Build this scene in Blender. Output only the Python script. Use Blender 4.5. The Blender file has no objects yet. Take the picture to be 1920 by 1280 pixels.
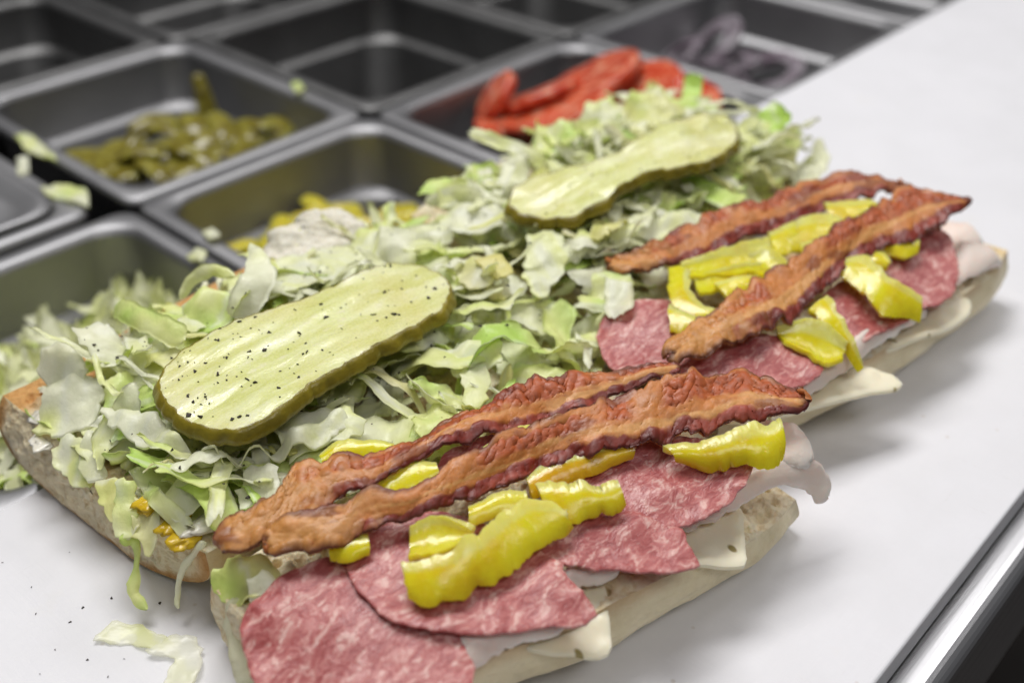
import bpy, math, random
import numpy as np
from mathutils import Vector, geometry as mgeo

# ------------------------------------------------------------------ camera, world, lamps, exposure
scene = bpy.context.scene
COL = scene.collection
H = 0.27                                   # lens height above the cutting board (m)
FPX, PITCH, YAW = 2023.0, math.radians(34.7), math.radians(42.6)
cam_d = bpy.data.cameras.new('camera')
cam_d.sensor_width = 36.0
cam_d.lens = FPX / 1920 * 36
cam_d.clip_start, cam_d.clip_end = 0.01, 50
cam_d.dof.use_dof = True
cam_d.dof.focus_distance = 0.350
cam_d.dof.aperture_fstop = 5.6
cam = bpy.data.objects.new('camera', cam_d); COL.objects.link(cam)
cam.location = (0, 0, H)
cam.rotation_euler = (math.pi/2 - PITCH, 0, YAW - math.pi/2)
scene.camera = cam

world = bpy.data.worlds.new('World'); scene.world = world; world.use_nodes = True
wb = world.node_tree.nodes['Background']
wb.inputs[0].default_value = (0.90, 0.90, 0.92, 1); wb.inputs[1].default_value = 0.13

def area(name, loc, target, sx, sy, power, color):
    d = bpy.data.lights.new(name, 'AREA'); d.shape = 'RECTANGLE'; d.size = sx; d.size_y = sy
    d.energy = power; d.color = color
    o = bpy.data.objects.new(name, d); COL.objects.link(o); o.location = loc
    o.rotation_euler = (Vector(target) - Vector(loc)).to_track_quat('-Z', 'Y').to_euler()
    return o
area('ceiling_or_fill_light', (0.50, 0.92, 1.75), (0.28, 0.25, 0), 1.2, 0.6, 35, (1.0, 0.98, 0.965))
area('ceiling_or_fill_light', (0.10, -0.85, 1.75), (0.28, 0.25, 0), 1.3, 0.5, 10, (1.0, 0.98, 0.965))  # added front fill lamp at ceiling height, not a known fixture

area('ceiling_or_fill_light', (1.95, 0.25, 1.80), (0.28, 0.25, 0), 0.9, 0.6, 9, (1.0, 0.98, 0.965))  # added lamp on the right to brighten the steel lip and wet surfaces

scene.view_settings.view_transform = 'Standard'
scene.view_settings.look = 'None'
scene.view_settings.exposure = -0.18
scene.view_settings.gamma = 1.0
scene.render.engine = 'CYCLES'
scene.cycles.use_denoising = True
scene.cycles.max_bounces = 8
scene.cycles.caustics_reflective = False
scene.cycles.caustics_refractive = False
scene.cycles.sample_clamp_indirect = 6

# ------------------------------------------------------------------ helpers: measuring
ch, sh, cp, sp = math.cos(YAW), math.sin(YAW), math.cos(PITCH), math.sin(PITCH)
FWD = np.array([ch*cp, sh*cp, -sp]); RGT = np.array([sh, -ch, 0.0]); UPV = np.cross(RGT, FWD)
def at(px, py, z):
    """real place (m) of a point measured in the photograph that lies z above the board"""
    d = FWD*FPX + RGT*(px-960) - UPV*(py-640)
    t = (z-H)/d[2]
    return np.array([0, 0, H]) + d*t
def pts(lst, z=None):
    return np.array([at(p[0], p[1], p[2] if len(p) > 2 else z) for p in lst])

# ------------------------------------------------------------------ helpers: noise
def _hash(ix, iy, iz, seed):
    n = (ix.astype(np.int64)*374761393 + iy.astype(np.int64)*668265263 + iz.astype(np.int64)*2147483647 + seed*1274126177) & 0xffffffff
    n = ((n ^ (n >> 13)) * 1274126177) & 0xffffffff
    n = ((n ^ (n >> 16)) * 2246822519) & 0xffffffff
    return ((n ^ (n >> 15)) & 0xffffff) / float(0xffffff)
def vnoise(p, seed=0):
    p = np.asarray(p, float); i = np.floor(p).astype(np.int64); f = p - i; f = f*f*(3-2*f)
    r = 0
    for dx in (0, 1):
        for dy in (0, 1):
            for dz in (0, 1):
                w = (f[..., 0] if dx else 1-f[..., 0])*(f[..., 1] if dy else 1-f[..., 1])*(f[..., 2] if dz else 1-f[..., 2])
                r = r + w*_hash(i[..., 0]+dx, i[..., 1]+dy, i[..., 2]+dz, seed)
    return r*2-1
def fbm(p, oct=4, seed=0, gain=.5):
    r = 0; a = 1.0; p = np.asarray(p, float)
    for k in range(oct):
        r = r + a*vnoise(p*(2.03**k) + k*17.3, seed+k); a *= gain
    return r
def n3(x, y, z=0.0):
    x = np.asarray(x, float); return np.stack([x, np.broadcast_to(y, x.shape), np.broadcast_to(z, x.shape)], -1)
def worley(p, seed=0):
    p = np.asarray(p, float); i = np.floor(p).astype(np.int64); best = np.full(p.shape[:-1], 9.0)
    for dx in (-1, 0, 1):
        for dy in (-1, 0, 1):
            cx, cy = i[..., 0]+dx, i[..., 1]+dy; z0 = np.zeros_like(cx)
            fx = cx + _hash(cx, cy, z0, seed); fy = cy + _hash(cx, cy, z0, seed+7)
            best = np.minimum(best, np.hypot(p[..., 0]-fx, p[..., 1]-fy))
    return best
def sstep(a, b, x): t = np.clip((x-a)/(b-a), 0, 1); return t*t*(3-2*t)

# ------------------------------------------------------------------ helpers: objects
def props(o, label=None, cat=None, group=None, kind=None):
    if label: o['label'] = label
    if cat: o['category'] = cat
    if group: o['group'] = group
    if kind: o['kind'] = kind
    return o
def empty(name, loc):
    o = bpy.data.objects.new(name, None); COL.objects.link(o); o.location = loc; o.empty_display_size = .01
    return o
def mk(name, V, F, mat, parent=None, smooth=True, col=None, origin=None, uv=None):
    V = np.asarray(V, float)
    if parent is not None: org = np.array(parent.location)
    elif origin is not None: org = np.array(origin)
    else: org = np.array([(V[:, 0].min()+V[:, 0].max())/2, (V[:, 1].min()+V[:, 1].max())/2, V[:, 2].min()])
    me = bpy.data.meshes.new(name)
    me.from_pydata((V-org).tolist(), [], [tuple(int(i) for i in f) for f in F]); me.validate(); me.update()
    if smooth: me.polygons.foreach_set('use_smooth', [True]*len(me.polygons))
    if col is not None and len(me.vertices) == len(V):
        a = me.color_attributes.new('Col', 'FLOAT_COLOR', 'POINT')
        c = np.ones((len(V), 4)); c[:, :3] = np.clip(col, 0, 1); a.data.foreach_set('color', c.ravel())
    if uv is not None and len(me.vertices) == len(V):
        a = me.attributes.new('strip', 'FLOAT_VECTOR', 'POINT')
        c = np.zeros((len(V), 3)); c[:, :uv.shape[1]] = uv; a.data.foreach_set('vector', c.ravel())
    me.materials.append(mat)
    o = bpy.data.objects.new(name, me); COL.objects.link(o)
    if parent is not None: o.parent = parent
    else: o.location = org
    return o

def catmull(P, n, closed=False):
    P = np.asarray(P, float); m = len(P)
    if closed: Q = np.vstack([P[-1], P, P[0], P[1]]); segs = m
    else: Q = np.vstack([2*P[0]-P[1], P, 2*P[-1]-P[-2]]); segs = m-1
    tt = np.linspace(0, segs, 20*segs, endpoint=False) if closed else np.linspace(0, segs, 20*segs+1)
    i = np.minimum(tt.astype(int), segs-1); t = (tt-i)[:, None]
    a, b, c, d = Q[i], Q[i+1], Q[i+2], Q[i+3]
    C = .5*((2*b)+(-a+c)*t+(2*a-5*b+4*c-d)*t*t+(-a+3*b-3*c+d)*t**3)
    if closed: C = np.vstack([C, C[0]])
    s = np.concatenate([[0], np.cumsum(np.linalg.norm(np.diff(C, axis=0), axis=1))])
    q = np.linspace(0, s[-1], n+1)[:-1] if closed else np.linspace(0, s[-1], n)
    return np.stack([np.interp(q, s, C[:, k]) for k in range(C.shape[1])], 1)

def sheet(P, thick, up=True, edge=.35, nrm=None):
    """close a (nu,nv,3) grid into a solid of the given thickness with softened edges"""
    nu, nv = P.shape[:2]
    du = np.gradient(P, axis=0); dv = np.gradient(P, axis=1)
    n = np.cross(du, dv); n /= (np.linalg.norm(n, axis=2, keepdims=True)+1e-12)
    if up and n[..., 2].mean() < 0: n = -n
    u = np.linspace(0, 1, nu)[:, None]; v = np.linspace(0, 1, nv)[None, :]
    prof = np.minimum(np.minimum(u, 1-u)*nu/3., np.minimum(v, 1-v)*nv/3.); prof = edge+(1-edge)*np.sqrt(np.clip(prof, 0, 1))
    off = n*(thick*.5*prof)[..., None] if np.ndim(thick) else n*(thick*.5*prof[..., None])
    T = (P+off).reshape(-1, 3); B = (P-off).reshape(-1, 3); N = nu*nv
    idx = np.arange(N).reshape(nu, nv)
    a, b, c, d = idx[:-1, :-1].ravel(), idx[1:, :-1].ravel(), idx[1:, 1:].ravel(), idx[:-1, 1:].ravel()
    flip = np.cross(P[1, 0]-P[0, 0], P[0, 1]-P[0, 0]).dot(n[0, 0]) < 0
    top = np.stack([a, b, c, d], 1); 
    if flip: top = top[:, ::-1]
    bot = top[:, ::-1]+N
    ring = np.concatenate([idx[0, :], idx[1:, -1], idx[-1, -2::-1], idx[-2:0:-1, 0]])
    r2 = np.roll(ring, -1)
    side = np.stack([ring, r2, r2+N, ring+N], 1)
    if flip: side = side[:, ::-1]
    return np.vstack([T, B]), np.vstack([top, bot, side[:, ::-1]]), n

def ribbon_grid(U, L, nu, nv, arch=0, jit=0, endjit=0, seed=0, roundend=0.0, rough=0, rfreq=120):
    U = catmull(U, nu); L = catmull(L, nu)
    u = np.linspace(0, 1, nu)[:, None]*np.ones((1, nv)); v = np.linspace(0, 1, nv)[None, :]*np.ones((nu, 1))
    ln = np.linalg.norm(np.diff((U+L)/2, axis=0), axis=1).sum(); w = np.linalg.norm(U-L, axis=1).mean()
    s = u*ln*1000
    vv = v.copy()
    if jit:
        e = fbm(n3(s*.22, np.where(v < .5, 3.1, 9.7), seed), 4, seed)*jit/w
        vv = v + e*(2*v-1)
    if roundend:
        r = roundend/ln
        k = np.sqrt(np.clip(1-np.clip(1-np.minimum(u, 1-u)/r, 0, 1)**2, 0.0, 1)); k = np.maximum(k, .12)
        vv = .5+(vv-.5)*k
    P = U[:, None]*(1-vv[..., None]) + L[:, None]*vv[..., None]
    if endjit:
        tdir = np.gradient((U+L)/2, axis=0); tdir /= np.linalg.norm(tdir, axis=1, keepdims=True)
        e = fbm(n3(v*w*1000*.25, 5.5, seed+3), 3, seed)*endjit
        wgt = np.clip(1-np.minimum(u, 1-u)*ln/.008, 0, 1)*np.where(u < .5, -1, 1)
        P = P + tdir[:, None]*(e*wgt)[..., None]
    du = np.gradient(P, axis=0); dv = np.gradient(P, axis=1); n = np.cross(du, dv)
    n /= (np.linalg.norm(n, axis=2, keepdims=True)+1e-12)
    if n[..., 2].mean() < 0: n = -n
    d = arch*4*v*(1-v)
    if rough: d = d + rough*fbm(P*rfreq, 3, seed+5)
    P = P + n*np.asarray(d)[..., None]
    return P, u, v, s, n

def idw(xy, cxy, cz, p=3.0):
    d = np.linalg.norm(xy[:, None]-cxy[None], axis=2)+1e-5
    w = d**-p
    return (w*cz[None]).sum(1)/w.sum(1)

def slab(outline, thick, res, closed_n=None, smooth_outline=True, jag=0, jfreq=.3, inner=None, wave=0, wfreq=30, seed=0, bulge=.5, split=False, zfn=None, sharp=False):
    """solid slice from an outline of real (x,y,z) points; returns V,F (and the rim faces when split)"""
    O = np.asarray(outline, float)
    per = np.linalg.norm(np.diff(np.vstack([O, O[:1]]), axis=0), axis=1).sum()
    n = closed_n or max(12, int(per/res))
    if sharp:
        Q = np.vstack([O, O[:1]]); s = np.concatenate([[0], np.cumsum(np.linalg.norm(np.diff(Q, axis=0), axis=1))])
        q = np.linspace(0, s[-1], n+1)[:-1]; R = np.stack([np.interp(q, s, Q[:, k]) for k in range(3)], 1)
    else: R = catmull(O, n, True)
    xy = R[:, :2]
    tg = np.roll(xy, -1, 0)-np.roll(xy, 1, 0); nr = np.stack([tg[:, 1], -tg[:, 0]], 1); nr /= np.linalg.norm(nr, axis=1, keepdims=True)+1e-12
    area2 = (xy[:, 0]*np.roll(xy[:, 1], -1)-np.roll(xy[:, 0], -1)*xy[:, 1]).sum()
    if area2 < 0: nr = -nr
    if jag:
        xy = xy + nr*(jag*fbm(n3(xy[:, 0]*1000*jfreq, xy[:, 1]*1000*jfreq, seed), 4, seed))[:, None]
    mn, mx = xy.min(0), xy.max(0)
    gx = np.arange(mn[0], mx[0], res); gy = np.arange(mn[1], mx[1], res*.866)
    G = np.array([(x+(.5*res if j % 2 else 0), y) for j, y in enumerate(gy) for x in gx]).reshape(-1, 2)
    # inside test
    ins = np.zeros(len(G), bool); X, Y = xy[:, 0], xy[:, 1]; X2, Y2 = np.roll(X, -1), np.roll(Y, -1)
    for k in range(len(xy)):
        c = ((Y[k] > G[:, 1]) != (Y2[k] > G[:, 1]))
        with np.errstate(divide='ignore', invalid='ignore'):
            xi = (X2[k]-X[k])*(G[:, 1]-Y[k])/(Y2[k]-Y[k])+X[k]
        ins ^= c & (G[:, 0] < xi)
    G = G[ins]
    if len(G):
        keep = np.ones(len(G), bool)
        for i in range(0, len(G), 2000):
            keep[i:i+2000] = np.linalg.norm(G[i:i+2000, None]-xy[None], axis=2).min(1) > res*.55
        G = G[keep]
    A = np.vstack([xy, G]) if len(G) else xy
    m = len(xy)
    r = mgeo.delaunay_2d_cdt([Vector(p) for p in A], [], [list(range(m))], 1, 1e-7)
    vo = np.array([tuple(p) for p in r[0]]); fo = [f for f in r[2]]
    # map output verts to ring membership
    org = r[3]
    C3 = O if inner is None else np.vstack([O, np.asarray(inner)])
    z = idw(vo, C3[:, :2], C3[:, 2])
    if zfn is not None: z = zfn(vo, z)
    if wave: z = z + wave*fbm(n3(vo[:, 0]*wfreq, vo[:, 1]*wfreq, seed+.3), 3, seed)
    N = len(vo)
    ringmap = {}
    for i, oo in enumerate(org):
        for q in oo:
            if q < m: ringmap[q] = i
    ring = [ringmap[k] for k in range(m) if k in ringmap]
    T = np.column_stack([vo, z]); B = np.column_stack([vo, z-thick])
    tr = []
    for f in fo:
        p = vo[list(f)]
        ar = (p[1]-p[0])[0]*(p[2]-p[0])[1]-(p[1]-p[0])[1]*(p[2]-p[0])[0]
        tr.append(tuple(f) if ar > 0 else tuple(f)[::-1])
    cen = vo[ring]; tg = np.roll(cen, -1, 0)-np.roll(cen, 1, 0); nr = np.stack([tg[:, 1], -tg[:, 0]], 1); nr /= np.linalg.norm(nr, axis=1, keepdims=True)+1e-12
    a2 = (cen[:, 0]*np.roll(cen[:, 1], -1)-np.roll(cen[:, 0], -1)*cen[:, 1]).sum()
    if a2 < 0: nr = -nr
    return dict(T=T, B=B, tri=tr, ring=ring, nr=nr, ccw=a2 > 0, thick=thick, bulge=bulge)

def slab_mesh(S):
    T, B, tr, ring, nr, th, bl = S['T'], S['B'], S['tri'], S['ring'], S['nr'], S['thick'], S['bulge']
    N = len(T); m = len(ring)
    zt, zb = T[ring, 2], B[ring, 2]
    M1 = np.column_stack([T[ring, :2]+nr*th*bl*.8, zt-th*.22]); M2 = np.column_stack([T[ring, :2]+nr*th*bl*.8, zb+th*.22])
    V = np.vstack([T, B, M1, M2]); F = list(tr)+[tuple(i+N for i in f[::-1]) for f in tr]
    for k in range(m):
        k2 = (k+1) % m; a, b = ring[k], ring[k2]
        q = [(b, a, 2*N+k, 2*N+k2), (2*N+k2, 2*N+k, 2*N+m+k, 2*N+m+k2), (2*N+m+k2, 2*N+m+k, a+N, b+N)]
        F += q if S['ccw'] else [t[::-1] for t in q]
    return V, F

# ------------------------------------------------------------------ helpers: materials
class NT:
    def __init__(s, name):
        s.m = bpy.data.materials.new(name); s.m.use_nodes = True; s.t = s.m.node_tree
        s.bsdf = s.t.nodes['Principled BSDF']; s.out = s.t.nodes['Material Output']
    def n(s, typ, **kw):
        o = s.t.nodes.new(typ)
        for k, v in kw.items(): setattr(o, k, v)
        return o
    def l(s, a, b): s.t.links.new(a, b)
    def set(s, **kw):
        for k, v in kw.items():
            i = s.bsdf.inputs[k.replace('_', ' ')]
            if hasattr(v, 'is_linked') or isinstance(v, bpy.types.NodeSocket): s.l(v, i)
            else: i.default_value = v
        return s
    def coord(s, out='Object', scale=(1, 1, 1)):
        c = s.n('ShaderNodeTexCoord'); m = s.n('ShaderNodeMapping'); m.inputs['Scale'].default_value = scale
        s.l(c.outputs[out], m.inputs[0]); return m.outputs[0]
    def noise(s, vec, scale, detail=4, rough=.55, dist=0):
        t = s.n('ShaderNodeTexNoise'); t.inputs['Scale'].default_value = scale; t.inputs['Detail'].default_value = detail
        t.inputs['Roughness'].default_value = rough; t.inputs['Distortion'].default_value = dist
        s.l(vec, t.inputs['Vector']); return t.outputs['Fac']
    def voro(s, vec, scale, feature='F1', rand=1.0):
        t = s.n('ShaderNodeTexVoronoi', feature=feature); t.inputs['Scale'].default_value = scale; t.inputs['Randomness'].default_value = rand
        s.l(vec, t.inputs['Vector']); return t.outputs['Distance']
    def ramp(s, fac, stops, interp='LINEAR'):
        r = s.n('ShaderNodeValToRGB'); e = r.color_ramp.elements; r.color_ramp.interpolation = interp
        while len(e) < len(stops): e.new(.5)
        for k, (p, c) in enumerate(stops):
            e[k].position = p; e[k].color = (*c, 1) if len(c) == 3 else c
        s.l(fac, r.inputs[0]); return r.outputs[0]
    def mix(s, fac, a, b, mode='MIX'):
        m = s.n('ShaderNodeMix', data_type='RGBA', blend_type=mode)
        for i, v in ((0, fac), (6, a), (7, b)):
            if isinstance(v, bpy.types.NodeSocket): s.l(v, m.inputs[i])
            else: m.inputs[i].default_value = v if i == 0 else ((*v, 1) if len(v) == 3 else v)
        return m.outputs[2]
    def math(s, op, a, b=0.0):
        m = s.n('ShaderNodeMath', operation=op)
        for i, v in ((0, a), (1, b)):
            if isinstance(v, bpy.types.NodeSocket): s.l(v, m.inputs[i])
            else: m.inputs[i].default_value = v
        return m.outputs[0]
    def bump(s, h, dist, strength=1.0, prev=None):
        b = s.n('ShaderNodeBump'); b.inputs['Distance'].default_value = dist; b.inputs['Strength'].default_value = strength
        s.l(h, b.inputs['Height'])
        if prev is not None: s.l(prev, b.inputs['Normal'])
        s.l(b.outputs[0], s.bsdf.inputs['Normal']); return b.outputs[0]
    def col(s):
        a = s.n('ShaderNodeVertexColor', layer_name='Col'); return a.outputs[0]
    def attr(s, name):
        a = s.n('ShaderNodeAttribute', attribute_name=name); return a.outputs['Vector']
    def sss(s, w, radius, scale):
        s.set(Subsurface_Weight=w, Subsurface_Radius=radius, Subsurface_Scale=scale); return s

M = {}
def mats():
    # cutting board: knife-scored white plastic
    a = NT('board_plastic'); v = a.coord('Object')
    n1 = a.noise(v, 14, 3); n2 = a.noise(a.coord('Object', (9, 160, 9)), 3.0, 6, .7); n3_ = a.noise(a.coord('Object', (150, 12, 9)), 2.4, 6, .7)
    stain = a.ramp(a.noise(v, 30, 5, .65), [(.3, (.76, .76, .79)), (.62, (.79, .79, .825)), (.85, (.77, .76, .75))])
    sc = a.ramp(a.math('MAXIMUM', n2, n3_), [(.67, (1, 1, 1)), (.74, (.90, .88, .85))])
    spots = a.ramp(a.voro(v, 55), [(.025, (.86, .82, .77)), (.055, (1, 1, 1))])
    a.set(Base_Color=a.mix(1, a.mix(1, stain, sc, 'MULTIPLY'), spots, 'MULTIPLY'), Roughness=a.ramp(n1, [(.3, (.42,)*3), (.7, (.55,)*3)]))
    a.bsdf.inputs['Specular IOR Level'].default_value = .35
    a.bump(a.math('ADD', n2, n3_), .0006, .25); a.sss(.12, (1, 1, 1), .003); M['board'] = a.m
    # stainless steel
    a = NT('brushed_steel'); v = a.coord('Object', (1, 1, 1))
    n1 = a.noise(v, 9, 4); n2 = a.noise(a.coord('Object', (4, 300, 60)), 4, 3)
    a.set(Base_Color=a.ramp(n1, [(.3, (.29, .29, .30)), (.7, (.38, .38, .39))]), Metallic=1.0, Roughness=a.ramp(n1, [(.3, (.46,)*3), (.75, (.60,)*3)]))
    a.bump(n2, .0004, .12); M['steel'] = a.m
    a = NT('counter_steel'); v = a.coord('Object', (1, 1, 1)); n1 = a.noise(a.coord('Object', (3, 200, 60)), 4, 4)
    a.set(Base_Color=a.ramp(n1, [(.3, (.55, .55, .57)), (.7, (.66, .66, .68))]), Metallic=1.0, Roughness=.34); a.bump(n1, .0003, .15); M['csteel'] = a.m
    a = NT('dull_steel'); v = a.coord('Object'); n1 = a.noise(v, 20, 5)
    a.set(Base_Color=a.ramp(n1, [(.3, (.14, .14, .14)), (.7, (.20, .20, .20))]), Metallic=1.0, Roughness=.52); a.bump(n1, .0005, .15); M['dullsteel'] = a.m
    a = NT('dark_well'); v = a.coord('Object'); a.set(Base_Color=a.ramp(a.noise(v, 8), [(.3, (.012, .012, .013)), (.7, (.03, .03, .03))]), Roughness=.7); M['well'] = a.m
    a = NT('floor_tile'); v = a.coord('Object'); a.set(Base_Color=a.ramp(a.noise(v, 3), [(.3, (.025, .022, .02)), (.7, (.06, .05, .045))]), Roughness=.6); M['floor'] = a.m
    # bread
    a = NT('bread_crumb'); v = a.coord('Object')
    por = a.voro(v, 420); por2 = a.voro(v, 160); nn = a.noise(v, 260, 6, .7); big = a.noise(v, 45, 3)
    c0 = a.ramp(big, [(.3, (.82, .71, .48)), (.55, (.87, .79, .59)), (.75, (.90, .85, .70))])
    c1 = a.mix(a.ramp(nn, [(.38, (0, 0, 0)), (.5, (1, 1, 1))]), (.74, .60, .37), c0)
    a.set(Base_Color=a.mix(1, c1, a.col(), 'MULTIPLY'), Roughness=.75); a.bsdf.inputs['Specular IOR Level'].default_value = .25
    h = a.math('ADD', a.math('MULTIPLY', nn, 1.1), a.math('ADD', a.math('MULTIPLY', por, .7), a.math('MULTIPLY', por2, .8)))
    a.bump(h, .0018, .7); a.sss(.25, (1, .75, .45), .003); M['crumb'] = a.m
    a = NT('white_crumb'); v = a.coord('Object'); nn = a.noise(v, 300, 6, .7)
    a.set(Base_Color=a.ramp(nn, [(.35, (.74, .69, .55)), (.6, (.86, .83, .72))]), Roughness=.75); a.bump(a.math('ADD', nn, a.voro(v, 260)), .0016, .7); a.sss(.2, (1, .8, .5), .003); M['whitecrumb'] = a.m
    a = NT('bread_crust'); v = a.coord('Object'); n1 = a.noise(v, 60, 5, .6); n2 = a.noise(v, 420, 4, .6)
    wr = a.noise(a.coord('Object', (1, 1, 4)), 90, 3)
    base = a.mix(1, a.ramp(n1, [(.25, (.80, .76, .68)), (.5, (.96, .95, .92)), (.75, (1.08, 1.08, 1.1))]), a.col(), 'MULTIPLY')
    a.set(Base_Color=base, Roughness=.5); a.bsdf.inputs['Specular IOR Level'].default_value = .3
    a.bump(a.math('ADD', a.math('MULTIPLY', n2, .7), wr), .0016, .7); a.sss(.2, (1, .7, .4), .003); M['crust'] = a.m
    # lettuce
    a = NT('lettuce_leaf'); v = a.coord('Object'); n1 = a.noise(v, 480, 6, .65); n2 = a.noise(v, 60, 3)
    oi = a.n('ShaderNodeObjectInfo')
    c = a.mix(1, a.col(), a.ramp(n1, [(.25, (.96, .98, .93)), (.7, (1.02, 1.02, 1.02))]), 'MULTIPLY')
    a.set(Base_Color=c, Roughness=a.ramp(n2, [(.3, (.16,)*3), (.7, (.36,)*3)])); a.bsdf.inputs['Specular IOR Level'].default_value = .6
    b = a.bump(n1, .0007, .5)
    tr = a.n('ShaderNodeBsdfTranslucent'); a.l(c, tr.inputs[0]); a.l(b, tr.inputs['Normal'])
    mx = a.n('ShaderNodeMixShader'); mx.inputs[0].default_value = .38
    a.l(a.bsdf.outputs[0], mx.inputs[1]); a.l(tr.outputs[0], mx.inputs[2])
    tp = a.n('ShaderNodeBsdfTransparent'); tp.inputs[0].default_value = (.97, .98, .92, 1); m2 = a.n('ShaderNodeMixShader')
    a.l(a.ramp(n2, [(.35, (.0,)*3), (.65, (.07,)*3)]), m2.inputs[0]); a.l(mx.outputs[0], m2.inputs[1]); a.l(tp.outputs[0], m2.inputs[2]); a.l(m2.outputs[0], a.out.inputs[0]); M['lettuce'] = a.m
    # wet, see-through lettuce scrap on the board
    a = NT('wet_lettuce'); v = a.coord('Object'); n1 = a.noise(v, 160, 4)
    a.set(Base_Color=a.col(), Roughness=.22); b = a.bump(n1, .001, .5)
    tb = a.n('ShaderNodeBsdfTransparent'); mx = a.n('ShaderNodeMixShader'); mx.inputs[0].default_value = .58
    a.l(a.bsdf.outputs[0], mx.inputs[1]); a.l(tb.outputs[0], mx.inputs[2]); a.l(mx.outputs[0], a.out.inputs[0]); M['wet'] = a.m
    # bacon
    a = NT('fried_bacon'); v = a.coord('Object'); n1 = a.noise(v, 620, 6, .7); n2 = a.noise(v, 2200, 3); n4 = a.noise(v, 150, 3)
    c = a.mix(1, a.col(), a.ramp(n1, [(.28, (.86, .82, .80)), (.68, (1.12, 1.12, 1.12))]), 'MULTIPLY')
    a.set(Base_Color=c, Roughness=a.ramp(n4, [(.32, (.26,)*3), (.62, (.52,)*3)])); a.bsdf.inputs['Specular IOR Level'].default_value = .5
    a.bump(a.math('ADD', n1, a.math('MULTIPLY', n2, .8)), .0005, .32); a.sss(.12, (1, .35, .2), .0015); a.set(Coat_Weight=.06, Coat_Roughness=.2); M['bacon'] = a.m
    # salami
    a = NT('salami_meat'); v = a.coord('Object'); vs = a.coord('Object', (.75, 1.35, 1))
    dist = a.n('ShaderNodeTexNoise'); dist.inputs['Scale'].default_value = 120; dist.inputs['Detail'].default_value = 3; a.l(vs, dist.inputs['Vector'])
    vm = a.n('ShaderNodeVectorMath', operation='MULTIPLY_ADD'); a.l(dist.outputs['Color'], vm.inputs[0]); vm.inputs[1].default_value = (.012, .012, .012); a.l(vs, vm.inputs[2])
    f1 = a.noise(vm.outputs[0], 205, 4, .55); f2 = a.noise(vm.outputs[0], 600, 3, .5); f3 = a.noise(v, 45, 2)
    fat = a.ramp(a.math('ADD', a.math('MULTIPLY', f1, .68), a.math('MULTIPLY', f2, .32)), [(.39, (.36, .076, .074)), (.475, (.46, .13, .123)), (.545, (.56, .225, .205)), (.62, (.72, .45, .40))])
    fl = a.ramp(a.voro(vm.outputs[0], 330), [(.16, (.75,)*3), (.30, (0,)*3)]); fat = a.mix(a.math('MULTIPLY', fl, a.ramp(f1, [(.42, (.15,)*3), (.58, (1,)*3)])), fat, (.80, .56, .50))
    c = a.mix(1, fat, a.ramp(f3, [(.3, (.88, .82, .84)), (.7, (1.05, 1.05, 1.05))]), 'MULTIPLY')
    a.set(Base_Color=c, Roughness=a.ramp(f3, [(.3, (.26,)*3), (.7, (.44,)*3)])); a.bsdf.inputs['Specular IOR Level'].default_value = .5
    a.bump(f2, .0007, .5); a.sss(.3, (1, .35, .3), .002); M['salami'] = a.m
    # turkey
    a = NT('turkey_meat'); v = a.coord('Object'); n1 = a.noise(v, 55, 4); n2 = a.noise(v, 600, 3)
    a.set(Base_Color=a.ramp(n1, [(.3, (.93, .70, .62)), (.55, (.95, .78, .70)), (.75, (.97, .84, .77))]), Roughness=.33)
    a.bump(a.math('ADD', n2, n1), .0006, .35); a.sss(.5, (1, .55, .45), .004); M['turkey'] = a.m
    # cheese
    a = NT('pepper_cheese'); v = a.coord('Object'); n1 = a.noise(v, 30, 3)
    vt = a.n('ShaderNodeTexVoronoi', voronoi_dimensions='2D'); vt.inputs['Scale'].default_value = 75; a.l(a.coord('Object', (1, .6, 1)), vt.inputs['Vector']); sp_ = vt.outputs['Distance']; c = a.mix(a.ramp(sp_, [(.055, (1, 1, 1)), (.09, (0, 0, 0))]), a.ramp(n1, [(.3, (.86, .78, .56)), (.7, (.89, .83, .64))]), (.30, .24, .06))
    a.set(Base_Color=c, Roughness=.38); a.bump(a.noise(v, 500, 3), .0003, .3); a.sss(.45, (1, .8, .5), .004); M['cheese'] = a.m
    # banana pepper
    a = NT('banana_pepper'); v = a.coord('Object'); n1 = a.noise(v, 70, 3); n2 = a.noise(v, 350, 4)
    c = a.mix(1, a.ramp(n1, [(.28, (.88, .78, .7)), (.5, (1, 1, 1)), (.75, (1.03, 1.1, 1.6))]), a.col(), 'MULTIPLY')
    a.set(Base_Color=c, Roughness=a.ramp(n2, [(.35, (.12,)*3), (.65, (.3,)*3)])); a.bsdf.inputs['Specular IOR Level'].default_value = .6
    a.bump(n2, .0007, .45); a.sss(.8, (1, .8, .15), .007); a.set(Coat_Weight=.15, Coat_Roughness=.06)
    tr = a.n('ShaderNodeBsdfTranslucent'); a.l(c, tr.inputs[0]); mx = a.n('ShaderNodeMixShader'); mx.inputs[0].default_value = .14
    a.l(a.bsdf.outputs[0], mx.inputs[1]); a.l(tr.outputs[0], mx.inputs[2]); a.l(mx.outputs[0], a.out.inputs[0]); M['pepper'] = a.m
    # pickle
    a = NT('pickle_flesh'); v = a.attr('strip')
    st = a.n('ShaderNodeMapping'); st.inputs['Scale'].default_value = (30, 150, 1); a.l(v, st.inputs[0])
    n1 = a.noise(st.outputs[0], 1.0, 4, .55, .6); ob = a.coord('Object'); n2 = a.noise(ob, 900, 3); n3_ = a.noise(ob, 40, 3)
    c = a.ramp(n1, [(.25, (.56, .58, .15)), (.40, (.68, .70, .28)), (.56, (.79, .81, .44)), (.72, (.87, .88, .60))])
    c = a.mix(a.ramp(n3_, [(.42, (0, 0, 0)), (.72, (.55, .55, .55))]), c, (.70, .64, .24))
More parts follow.
